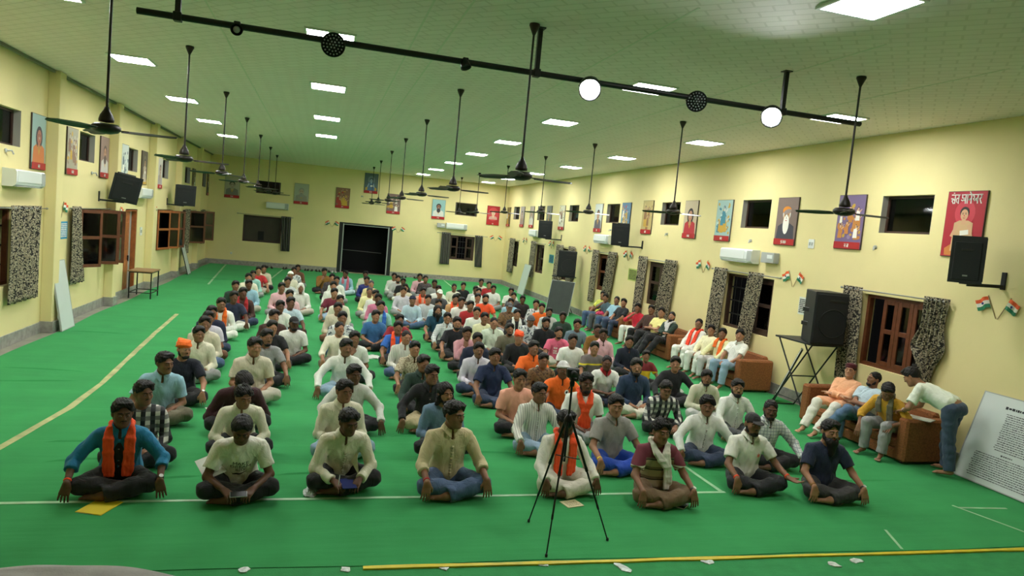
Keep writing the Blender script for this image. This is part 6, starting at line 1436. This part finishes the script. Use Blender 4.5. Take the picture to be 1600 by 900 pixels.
# the crowded block on the sofa side: (px, py, pose, sleeve, shirt, trousers, hair, label, options)
for e in (
 (656, 433, 'lap', 'L', LPINK, GREY, 'full', 'pink shirt in the back row behind a dark patterned shirt', {}),
 (665, 436, 'lap', 'L', DPAT, GREY, 'short', 'dark patterned shirt near the back wall shoes', {}),
 (679, 443, 'lap', 'L', GREY, GREY, 'full', 'grey shirt in the back row past the dark patterned shirt', {}),
 (685, 452, 'lap', 'L', WHITE, GREY, 'full', 'white shirt sitting in front of the grey shirt at the back', {}),
 (692, 460, 'lap', 'L', DGREY, BLACK, 'crop', 'dark grey shirt and white cap near the back', dict(wear=('cap', WHITE))),
 (700, 463, 'lap', 'L', WHITE, GREY, 'full', 'white shirt with dark beard beside the white-capped man', dict(beard='full')),
 (711, 466, 'lap', 'L', cl(196, 150, 100), GREY, 'full', 'tan shirt with orange scarf in the middle of the block', dict(scarf=('two', SAFFRON))),
 (722, 473, 'lap', 'S', WHITE, GREY, 'full', 'white T-shirt with red shoulders by the tan shirt', dict(collar=RED)),
 (733, 477, 'lap', 'S', RED, BLACK, 'full', 'deep red T-shirt in the middle of the block', {}),
 (724, 447, 'lap', 'L', BLACK, BLACK, 'full', 'black shirt in the back rows beneath the two-curtain window', {}),
 (718, 450, 'lap', 'L', CREAM, GREY, 'short', 'cream shirt half hidden behind the black shirt at the back', {}),
 (735, 452, 'lap', 'S', LGREY, GREY, 'full', 'light grey T-shirt next to the black shirt at the back', {}),
 (748, 456, 'lap', 'L', WHITE, GREY, 'full', 'white shirt just ahead of the cream shirt at the back', {}),
 (749, 466, 'chin', 'L', WHITE, GREY, 'full', 'white shirt with hand at chin behind the orange T-shirt', {}),
 (752, 441, 'lap', 'L', CREAM, GREY, 'full', 'cream shirt in the furthest row below the corner', {}),
 (764, 445, 'lap', 'L', RED, GREY, 'full', 'dark red shirt in the furthest row', {}),
 (767, 467, 'knees', 'S', cl(236, 84, 40), BROWN, 'full', 'bright orange-red T-shirt with full beard', dict(beard='full', s=1.05)),
 (775, 452, 'lap', 'S', WHITE, GREY, 'full', 'white T-shirt beside the dark red shirt at the back', {}),
 (795, 455, 'lap', 'S', WHITE, GREY, 'full', 'white T-shirt nearest the leaning white panel', {}),
 (803, 463, 'lap', 'L', DGREY, GREY, 'full', 'dark grey shirt next to the white T-shirt by the panel', {}),
 (796, 480, 'lap', 'S', CAMO, GREY, 'crop', 'blotchy brown T-shirt and dark cap', dict(wear=('cap', DGREY))),
 (790, 472, 'lap', 'L', LBLUE, GREY, 'full', 'light blue shirt behind the capped man in brown', {}),
 (817, 468, 'lap', 'L', cl(44, 32, 34), BLACK, 'full', 'black-brown shirt beyond the capped man', {}),
 (834, 475, 'lap', 'L', SPOT, GREY, 'full', 'spotted waistcoat over white beside the orange T-shirt', {}),
 (745, 488, 'lap', 'L', WHITE, GREY, 'full', 'white shirt with glasses-dark brow behind the cream shirt', {}),
 (757, 497, 'lap', 'L', cl(224, 220, 176), GREY, 'full', 'pale cream-yellow shirt in the middle of the block', {}),
 (776, 506, 'lap', 'L', cl(212, 222, 200), BLACK, 'crop', 'pale green-white shirt ahead of the cream-yellow one', dict(collar=True)),
 (808, 491, 'lap', 'L', BLACK, BLACK, 'full', 'black shirt with hanging white scarf', dict(scarf=('two', WHITE))),
 (792, 513, 'lap', 'S', OLIVE, BLACK, 'full', 'olive brown T-shirt beside the orange turban', dict(beard='stubble')),
 (829, 500, 'lap', 'S', SPOT, NAVY, 'crop', 'printed white T-shirt looking down under a dark cap', dict(wear=('beanie', DGREY), pitch=20)),
 (811, 527, 'lap', 'L', BLACK, BLACK, 'crop', 'black shirt and bright orange turban in the block', dict(wear=('turban', SAFFRON), skin=2)),
 (847, 481, 'lap', 'S', ORANGE, GREY, 'full', 'orange T-shirt furthest towards the dark leaning board', {}),
 (858, 488, 'lap', 'L', LGREY, GREY, 'full', 'pale grey shirt in front of the far orange T-shirt', dict(beard='stubble')),
 (853, 505, 'lap', 'L', cl(26, 26, 30), BLACK, 'full', 'black shirt and black beard behind the pink lettered T-shirt', dict(beard='full', s=1.05)),
 (880, 495, 'lap', 'S', DGREEN, BLACK, 'full', 'dark green shirt at the sofa edge of the block', {}),
 (873, 520, 'knees', 'S', cl(206, 92, 118), STONE, 'full', 'pink T-shirt with white lettering', dict(beard='stubble', skin=2)),
 (905, 508, 'lap', 'S', cl(104, 124, 134), GREY, 'full', 'blue-grey T-shirt before the furthest sofa', {}),
 (901, 534, 'lap', 'S', WHITE, BLACK, 'full', 'plain white T-shirt behind the yellow-banded one', dict(skin=1)),
 (932, 515, 'lap', 'L', MUSTARD, BROWN, 'full', 'mustard shirt before the sofa of the red shirt man', {}),
 (948, 524, 'lap', 'L', LPINK, GREY, 'full', 'pale pink shirt ahead of the mustard one', dict(collar=True, skin=0)),
 (979, 533, 'lap', 'L', cl(28, 34, 50), BLACK, 'full', 'navy tunic near the sofas', dict(collar=True, skin=1)),
 (923, 542, 'knees', 'S', CHEST, OLIVE, 'full', 'grey-brown T-shirt with yellow chest band', dict(skin=2)),
 (834, 544, 'knees', 'S', ORANGE, BLACK, 'full', 'orange polo with round badge, bareheaded', dict(collar=True, skin=1)),
 (849, 563, 'lap', 'L', CAMO, DBROWN, 'full', 'brown patterned shirt between two orange polos', dict(skin=1, s=.95)),
 (880, 578, 'wide', 'S', ORANGE, DJEANS, 'crop', 'orange polo with a white cloth round the head', dict(collar=True, wear=('beanie', LGREY), skin=0, s=1.05)),
 (949, 567, 'cross', 'S', WHITE, NAVY, 'crop', 'white polo with red collar', dict(collar=RED, skin=0)),
 (995, 573, 'lap', 'L', cl(40, 58, 84), cl(214, 206, 188), 'full', 'dark blue shirt with trimmed beard', dict(collar=True, beard='full', skin=2, s=1.08)),
 (1056, 568, 'wide', 'L', BLACK, BLACK, 'full', 'black shirt ahead of the sofa of four', dict(skin=2)),
 (916, 598, 'lap', 'S', WHITE, GREY, 'full', 'white T-shirt with knotted orange scarf', dict(scarf=('tie', SAFFRON), beard='stubble', skin=0, s=1.04)),
 (1042, 608, 'low', 'L', PLAID, BLACK, 'full', 'black and white check shirt with moustache, sofa side', dict(beard='moustache', skin=1)),
 (1105, 590, 'cross', 'L', cl(202, 198, 172), LGREY, 'full', 'pale khaki shirt before the sofa of four', dict(collar=True, skin=1, beard='stubble')),
 (963, 634, 'knees', 'S', cl(150, 146, 140), cl(28, 70, 168), 'full', 'grey polo and bright blue trousers', dict(collar=True, skin=2, wrist=(-1, YELLOW), s=1.03)),
 (1153, 606, 'knees', 'L', WHITE, DGREY, 'full', 'white shirt with dark beard, third from the sofas', dict(collar=True, beard='full', skin=2)),
 (1106, 634, 'wide', 'L', WHITE, DJEANS, 'curly', 'white shirt and dark jeans with curly hair', dict(collar=True, beard='moustache', skin=1, wrist=(-1, RED))),
 (1205, 640, 'wide', 'L', CHECK, BLACK, 'crop', 'pale printed shirt between the white polo and bearded man', dict(collar=True, skin=0, beard='stubble')),
):
    px, py, po, sl, sh, tr, ha, de, kw = e; kw = dict(kw); man(px, py, po, sl, sh, tr, ha, 'a ' + de if False else de, None, **kw)
man(1010, 556, 'knees', 'S', BLOCK, BLACK, 'full', 'yellow and maroon T-shirt behind the dark blue shirt', None, who='boy', s=.86, skin=1)
M6 = man(1033, 674, 'knees', 'S', HSTR, cl(116, 92, 66), 'curly', 'striped T-shirt with white cloth round the neck, front row', None, turn=-.02, look=0, skin=1, scarf=('wrap', cl(216, 210, 196)), watch=1, s=1.05)
M7 = man(1176, 662, 'palm', 'S', cl(230, 228, 214), cl(34, 34, 38), 'crop', 'white polo and dark cap, palm turned up', None, turn=-.08, look=0, skin=1, collar=True, wear=('cap', cl(44, 42, 42)), beard='stubble', wrist=((-1, 1), SAFFRON), s=1.04)
M8 = man(1297, 674, 'knees', 'S', cl(36, 44, 66), cl(58, 56, 56), 'full', 'navy T-shirt with very long black beard, front row', None, turn=-.16, look=0, skin=2, beard='huge', watch=1, wrist=(-1, MUSTARD), s=1.08)
# on the sofas and beside them
def sitter(px, py, pose, sleeve, shirt, pants, hair, desc, x=8.48, turn=-1.25, **kw):
    return man(px, py, pose, sleeve, shirt, pants, hair, desc, None, turn=turn, x=x, z=.0, s=.95, **kw)
sitter(1333, 590, 'sofafold', 'L', cl(240, 178, 136), cl(226, 222, 208), 'short', 'peach tunic and round maroon hat with folded arms on the near sofa', wear=('pillbox', cl(92, 36, 44)), skin=3, hem=2, look=15)
sitter(1384, 600, 'sofacross', 'S', SKY, cl(84, 110, 140), 'crop', 'light blue T-shirt and jeans reclining on the near sofa', beard='stubble', skin=1, look=-30)
sitter(1410, 618, 'sofawrite', 'R', cl(196, 148, 40), GREY, 'full', 'mustard tunic bent over papers on the near sofa', skin=1, scarf=('one', OLIVE), turn=-1.2)
man(1424, 600, 'bend', 'S', cl(226, 232, 216), cl(62, 76, 98), 'full', 'white shirt and jeans, standing bent over the near sofa', None, turn=-2.75, x=8.35, skin=2, look=0, who='man', watch=1).location += Vector((-.06, -.05, 0))
sitter(1092, 507, 'sofalap', 'L', WHITE, WHITE, 'short', 'white tunic with broad red-orange scarf on the sofa of four', scarf=('two', cl(242, 70, 40)), skin=1, hem=1)
sitter(1124, 512, 'sofalap', 'L', cl(232, 226, 186), WHITE, 'full', 'cream shirt, second on the sofa of four', skin=2)
sitter(1140, 520, 'sofaknee', 'L', cl(222, 220, 168), LGREY, 'full', 'pale yellow shirt with orange shoulder cloth on the sofa of four', scarf=('one', ORANGE), skin=1)
sitter(1180, 529, 'sofalap', 'S', WHITE, LJEANS, 'full', 'white shirt at the near arm of the sofa of four', skin=2, collar=True)
sitter(1019, 487, 'sofachin', 'R', cl(206, 36, 56), WHITE, 'full', 'red shirt and white trousers with a hand at his face', skin=1, watch=1)
sitter(1031, 490, 'sofalap', 'L', DBROWN, BLACK, 'full', 'dark maroon shirt between the red and yellow shirts', skin=1, x=8.6)
sitter(1046, 490, 'sofafold', 'S', cl(226, 218, 140), BLACK, 'full', 'pale yellow T-shirt with folded arms on a sofa', skin=2)
sitter(1067, 494, 'sofafold', 'L', DGREEN, BLACK, 'short', 'dark green top with light scarf and beard on a sofa', scarf=('wrap', LGREY), beard='full', skin=2)
sitter(961, 472, 'sofachin', 'S', cl(84, 108, 116), DGREY, 'full', 'grey-green shirt leaning on his hand on the furthest sofa', skin=1)
sitter(969, 466, 'sofalap', 'S', cl(196, 200, 80), JEANS, 'full', 'yellow-green shirt at the back of the furthest sofa', skin=1, x=8.7)
sitter(986, 482, 'sofalap', 'S', cl(30, 34, 38), DJEANS, 'full', 'black printed shirt on the furthest sofa', skin=2)
sitter(995, 468, 'sofalap', 'S', LBLUE, JEANS, 'short', 'light blue shirt on the furthest sofa', skin=1, x=8.75)

# shuffle neighbours apart so that knees do not sink into the man in front
def settle(rounds=60):
    F = [(r, p) for r, p in FOLK if POSES[p].legs == 'lotus']; base = [r.location.copy() for r, p in F]
    for _ in range(rounds):
        for i in range(len(F)):
            for j in range(i + 1, len(F)):
                a, b = F[i][0].location, F[j][0].location; d = b - a
                if abs(d.x) > .8 or abs(d.y) > .8: continue
                q = math.hypot(d.x / .74, d.y / .66)
                if q < 1:
                    if q < .05: d = Vector((.05, .05, 0)); q = .1
                    m = d * (1 / q - 1) * .25; m.z = 0; F[i][0].location = a - m; F[j][0].location = b + m
        for k, (r, p) in enumerate(F):
            e = r.location - base[k]
            if e.length > .45: r.location = base[k] + e * (.45 / e.length)
settle()
SIT = [r for r, p in FOLK if POSES[p].legs.startswith('sofa')]
for (lo, hi), (a0, a1) in zip(((8.04, 9.66), (12.22, 14.46), (15.17, 17.43), (18.02, 20.18)), ((0, 3), (3, 7), (7, 11), (11, 15))):      # sitters share the width of their sofa
    S_ = sorted(SIT[a0:a1], key=lambda r: r.location.y); w = min(.56, (hi - lo - .5) / (len(S_) - 1))
    for _ in range(200):
        for a, b in zip(S_, S_[1:]):
            d = b.location.y - a.location.y
            if d < w: a.location.y -= (w - d) * .5; b.location.y += (w - d) * .5
        for r in S_: r.location.y = min(max(r.location.y, lo + .32), hi - .28); r.location.x = min(r.location.x, 8.37)
# ------------------------------------------------------------------ small things on the floor and in hands
from mathutils.bvhtree import BVHTree
bpy.context.view_layer.update()
def slab(name, loc, rot, d, m, label, cat, tilt=0.):
    o = MB().box((0, 0, d[2] / 2), d, Matrix.Rotation(tilt, 3, 'X') if tilt else None, 0, .002).build(name, m, label=label, cat=cat); o.location = loc; o.rotation_euler = (0, 0, rot); return o
M_PAPER = mat('white_sheet', srgb(224, 224, 216), .7); M_YF = mat('yellow_folder_card', srgb(220, 196, 40), .5)
r = empty('folder', (-1.74, 6.75, 0), -.35, 'yellow folder lying before the man in the teal shirt', 'folder')
MB().box((0, 0, .004), (.24, .31, .006), None, 0, .002).build('cover', M_YF, r); MB().box((.0, 0, .0085), (.225, .30, .002)).build('front_flap', M_YF, r); MB().box((-.03, -.152, .0045), (.16, .006, .003)).build('paper_edge', M_PAPER, r)
r = empty('notebook', (3.90, 6.61, 0), .75, 'dark notebook with a pen and phone on top, before the striped T-shirt man', 'notebook')
MB().box((0, 0, .008), (.17, .25, .014), None, 0, .002).build('pages', M_PAPER, r); MB().box((0, 0, .0165), (.178, .256, .003)).build('cover', mat('dark_cover', srgb(44, 46, 52), .5), r)
o = MB().box((0, 0, .004), (.072, .15, .008), None, 0, .003).build('phone', mat('pale_blue_phone', srgb(150, 170, 196), .25), label='pale phone lying on the dark notebook', cat='phone'); o.location = (3.93, 6.57, .0185); o.rotation_euler = (0, 0, .9)
o = MB().tube([(-.07, 0, .0045), (.055, 0, .0045), (.07, 0, .0045)], [.0042, .0042, .001], 8).build('pen', mat('blue_pen', srgb(40, 70, 150), .35), label='blue pen lying on the dark notebook', cat='pen'); o.location = (3.86, 6.66, .0185); o.rotation_euler = (0, 0, .2)
r = empty('booklet', (2.72, 6.66, 0), .25, 'cream printed booklet before the man behind the tripod', 'booklet'); MB().box((0, 0, .004), (.20, .17, .007), None, 0, .001).build('cover', mat('cream_cover', srgb(214, 204, 160), .6), r)
mb = MB(); rg = random.Random(3)
for k in range(5):
    z = -.05 + .024 * k; x = -.07
    while x < .07: l = rg.uniform(.01, .03); mb.box((x + l / 2, z, .0082), (l, .007, .0008)); x += l + .008
mb.build('booklet_lettering', mat('brown_lettering', srgb(120, 90, 50), .6), r)
slab('paper', (-1.22, 10.0, 0), .4, (.21, .29, .004), M_PAPER, 'white paper sheet beside the bowed man', 'paper')
# phone torch on the floor, lit
r = empty('torch', (1.50, 6.93, 0), .4, 'small lit torch on the floor before the khaki shirt man', 'torch'); MB().tube([(0, .06, .016), (0, 0, .016), (0, -.02, .018)], [.012, .012, .016], 12).build('torch_body', M_STEEL, r); MB().lathe([(.001, .003), (.014, 0), (.015, -.004)], 14, (0, -.0215, .018), Matrix.Rotation(math.pi / 2, 3, 'X')).build('torch_lens', mat('lit_torch', (.6, .95, 1, 1), .3, emit=1.2), r)
def crumple(name, loc, s, m, label, cat, seed):
    rg = random.Random(seed); bm = MB(); n = 12; k = 7; P = []
    for i in range(k + 1):
        for j in range(n):
            t = math.pi * .5 * i / k; u = 2 * math.pi * j / n; q = rg.uniform(.72, 1.12)
            P.append((s[0] * math.cos(t) * math.cos(u) * q, s[1] * math.cos(t) * math.sin(u) * q, s[2] * math.sin(t) * rg.uniform(.7, 1.1) + .002))
    bm.add(P, [(i * n + j, i * n + (j + 1) % n, (i + 1) * n + (j + 1) % n, (i + 1) * n + j) for i in range(k) for j in range(n)] + [tuple(range(n))[::-1]])
    o = bm.build(name, m, label=label, cat=cat); o.location = loc; return o
crumple('plastic_bag', (1.16, 14.0, 0), (.16, .11, .07), M_PAPER, 'crumpled white plastic bag on bare carpet beside the fourth file', 'bag', 2)
crumple('foil_packet', (.06, 7.02, 0), (.07, .12, .06), M_SILVER, 'silver foil packet beside the writing man in the front row', 'packet', 5)
crumple('cloth_bag', (6.62, 11.75, 0), (.22, .18, .17), mat('grey_white_bag', srgb(186, 186, 180), .8, .2, 12), 'grey-white cloth bag behind the check shirt man', 'bag', 8)
def hand_point(root, k, fwd=.07):
    p = next(q for r, q in FOLK if r == root); P = POSES[p]; s, e, w, hd, kind = P.arm[k]; return root.matrix_world @ Vector(w + hd * fwd)
a, b = hand_point(M2, -1, .10), hand_point(M2, 1, .10); c = (a + b) / 2
r = empty('phone', (c.x, c.y - .02, c.z + .022), M2.rotation_euler.z, 'phone held in both hands by the lettered T-shirt man', 'phone'); MB().box((0, 0, 0), (.15, .074, .009), Matrix.Rotation(.35, 3, 'X'), 0, .003).build('phone_case', M_GREYP, r); MB().box(Matrix.Rotation(.35, 3, 'X') @ Vector((0, 0, .0052)), (.14, .066, .001), Matrix.Rotation(.35, 3, 'X')).build('phone_screen', M_BLACK, r)
p = hand_point(M3, -1, .075); r = empty('pen', (p.x, p.y - .02, p.z + .02), 0, 'pen held upright by the writing man in the front row', 'pen'); MB().tube([(0, 0, -.05), (0, .0, -.04), (.01, .025, .08)], [.001, .0042, .0042], 8).build('barrel', M_WHITE, r)
q = hand_point(M3, 1, .03); r = empty('notebook', (q.x - .10, q.y - .03, max(.15, q.z - .045)), M3.rotation_euler.z, 'small dark notebook under the writing hand in the front row', 'notebook'); MB().box((0, 0, 0), (.14, .19, .01), Matrix.Rotation(.15, 3, 'X'), 0, .002).build('cover', M_NAVY, r)
w = M2.matrix_world @ Vector((-.25, -.13, .285)); o = slab('paper', w, M2.rotation_euler.z, (.20, .27, .003), M_PAPER, 'white sheet resting on the thigh of the lettered T-shirt man', 'paper', .45); o.rotation_euler = (.0, -.30, M2.rotation_euler.z + .3)
# papers on the near sofa arm, pink handbag
slab('papers', (8.45, 7.93, .652), .5, (.22, .32, .012), M_PAPER, 'white papers on the near sofa armrest', 'papers')
SF = [r for r, p in FOLK if p == 'sofachin']; fb = SF[-1]
h = fb.matrix_world @ Vector((0, -.22, .575)); crumple('handbag', h, (.15, .09, .10), mat('pink_bag', srgb(206, 60, 96), .5), 'pink handbag on the lap of the man on the furthest sofa', 'bag', 3)
# shoes left along the back wall
M_SHOE = mat('dark_shoe', srgb(38, 34, 34), .6, .2, 20); M_SOLE = mat('shoe_sole', srgb(70, 66, 62), .7); M_WSHOE = mat('white_shoe', srgb(206, 206, 200), .6)
def make_shoe(m, label):
    r = empty('shoe', (0, 0, 0), 0, label, 'shoe', 'dark shoes left along the back wall' if m == M_SHOE else 'white shoes by the dark doorway'); P = []; n = 8
    for t, w, hh in ((0, .028, .055), (.12, .036, .085), (.3, .038, .09), (.5, .040, .065), (.75, .046, .05), (.92, .038, .04), (1, .015, .025)):
        for i in range(n):
            u = math.pi * i / (n - 1); P.append((w * math.cos(u), -.27 * t, .014 + hh * math.sin(u) ** .6))
    F = [(i * n + j, i * n + j + 1, (i + 1) * n + j + 1, (i + 1) * n + j) for i in range(6) for j in range(n - 1)] + [tuple(range(n)), tuple(range(6 * n, 7 * n))[::-1]]
    MB().add(P, F, 0, True).build('upper', m, r); MB().poly([(.03, 0), (.04, -.1), (.048, -.2), (.03, -.268), (-.03, -.268), (-.048, -.2), (-.04, -.1), (-.03, 0)], .014, Matrix(((1, 0, 0), (0, 0, 1), (0, 1, 0)))).build('sole', M_SOLE, r); return r
sh = make_shoe(M_SHOE, 'dark shoe among those left along the back wall'); ws = make_shoe(M_WSHOE, 'white shoe left beside the dark doorway'); rg = random.Random(9)
xs = [-2.3, -2.15, -1.6, -1.46, -1.0, -.85, -.62, -.48, -.3, -.15, .0, .14, .3, .44] + [3.95, 4.1, 4.5, 4.64, 4.95, 5.1]
for i, x in enumerate(xs):
    o = sh if i == 0 else copy_tree(sh); o.location = (x, 34.28 + rg.uniform(-.06, .06), .001); o.rotation_euler = (0, 0, rg.uniform(-.3, .3))
for i, x in enumerate((.62, .76)):
    o = ws if i == 0 else copy_tree(ws); o.location = (x, 34.22, .001); o.rotation_euler = (0, 0, rg.uniform(-.2, .2))
# ------------------------------------------------------------------ prints on shirts
def shirt_of(root): return next(c for c in root.children if c.name.startswith('shirt'))
def project(root, mb, name, m, lift=.0022):
    """lays flat shapes (x across, z up on the chest, torso frame) onto the front of the shirt"""
    p = next(q for r, q in FOLK if r == root); P = POSES[p]; sh = shirt_of(root); me = sh.data
    X = verts_of(me); t = BVHTree.FromPolygons(X.tolist(), [tuple(f.vertices) for f in me.polygons]); f = Vector(P.R @ V([0, -1., 0])); out = []
    for x, y, z in mb.v:
        a = Vector(P.T((x, -.45, z))); hit = t.ray_cast(a, -f)[0]; out.append((hit if hit is not None else Vector(P.T((x, -.15, z)))) + f * lift)
    mb.v = [tuple(q) for q in out]; o = mb.build(name, m, sh); return o
def text_shape(body, h, cx, cz):
    cu = bpy.data.curves.new('t', 'FONT'); cu.body = body; cu.size = h; cu.align_x = 'CENTER'; cu.resolution_u = 2; o = bpy.data.objects.new('t', cu); C.objects.link(o); dg = bpy.context.evaluated_depsgraph_get()
    me = bpy.data.meshes.new_from_object(o.evaluated_get(dg)); mb = MB(); mb.add([(v.co.x * 1.12 + cx, 0, v.co.y + cz) for v in me.vertices], [tuple(f.vertices) for f in me.polygons]); bpy.data.objects.remove(o); bpy.data.curves.remove(cu); bpy.data.meshes.remove(me); return mb
for body, z in (('MAKE', .300), ('DREAM', .262), ('BIG', .224)): project(M2, text_shape(body, .050, .01, z), 'print_lettering', M_BLACKINK)
sw = [(-.075, .155), (-.060, .135), (-.035, .133), (.0, .145), (.075, .172), (.0, .155), (-.035, .148), (-.052, .152), (-.055, .168)]
mb = MB(); n = 14; top, bot = [], []
for i in range(n + 1):
    t = i / n; x = -.075 + .15 * t; zc = .178 + .040 * t * t; w = .022 * math.sin(math.pi * min(1, (1 - t) * 1.05)) ** .8 * (1 - t) ** .4 + .0006
    if t < .15: zc += (.15 - t) * .20
    top.append((x, 0, zc + w / 2)); bot.append((x, 0, zc - w / 2))
mb.add(top + bot, [(i, n + 1 + i, n + 2 + i, i + 1) for i in range(n)]); project(M2, mb, 'print_swoosh', M_BLACKINK)
def by_label(s): return next(r for r, p in FOLK if s in r['label'])
def disc(cx, cz, r_, n=16): mb = MB(); mb.add([(cx, 0, cz)] + [(cx + r_ * math.cos(2 * math.pi * i / n), 0, cz + r_ * math.sin(2 * math.pi * i / n)) for i in range(n)], [(0, 1 + i, 1 + (i + 1) % n) for i in range(n)]); return mb
for key in ('round badge', 'white cloth round the head'):
    r = by_label(key); project(r, disc(.075, .335, .036), 'badge', M_INK, .003); project(r, disc(.075, .335, .018, 10), 'badge_centre', M_BLACKINK, .0045)
def star(cx, cz, r_): mb = MB(); mb.add([(cx, 0, cz)] + [(cx + r_ * (1 if i % 2 else .45) * math.cos(math.pi * i / 6), 0, cz + r_ * (1 if i % 2 else .45) * math.sin(math.pi * i / 6)) for i in range(12)], [(0, 1 + i, 1 + (i + 1) % 12) for i in range(12)]); return mb
project(M7, star(.085, .30, .032), 'emblem', mat('coral_print', srgb(226, 120, 96), .6), .003)
def script(root, rows_, m, h, x0=-.10):
    for z, ks in rows_:
        mb = MB(); letters(mb, ks, x0, z, h, 0, 0, .16); flat_ = MB()
        for i in range(0, len(mb.v), 8):
            q = mb.v[i:i + 8]; flat_.add([q[0], q[1], q[5], q[4]], [(0, 1, 2, 3)])
        project(root, flat_, 'print_lettering', m, .003)
pk = by_label('pink T-shirt with white lettering'); script(pk, ((.30, ['ra', 'aa', 'na', 'sp', 'ta', 'ka']), (.235, ['ka', 'na', 'sa', 'aa', 'ra']), (.185, ['na', 'ta', 'ra', 'sa', 'ka'])), M_INK, .034)
# pocket and badge details
for root, x in ((M3, .075), (M4, .08)):
    mb = MB(); q = [(x - .045, 0, .34), (x + .045, 0, .34), (x + .045, 0, .255), (x, 0, .24), (x - .045, 0, .255)]; mb.add(q, [(0, 1, 2, 3, 4)]); project(root, mb, 'chest_pocket', CREAM if root == M3 else cl(196, 180, 140), .004)

mb = MB(); k = 14
for i in range(k + 1):
    z = .40 - .37 * i / k; w_ = .012 + .05 * min(1, i / 4)
    mb.v += [(-w_ + 2 * w_ * j / 4, 0, z) for j in range(5)]
for i in range(k):
    for j in range(4): a = i * 5 + j; mb.f.append((a, a + 5, a + 6, a + 1)); mb.m.append(0); mb.sm.append(True)
project(M1, mb, 'undershirt', cl(30, 29, 31), .005)
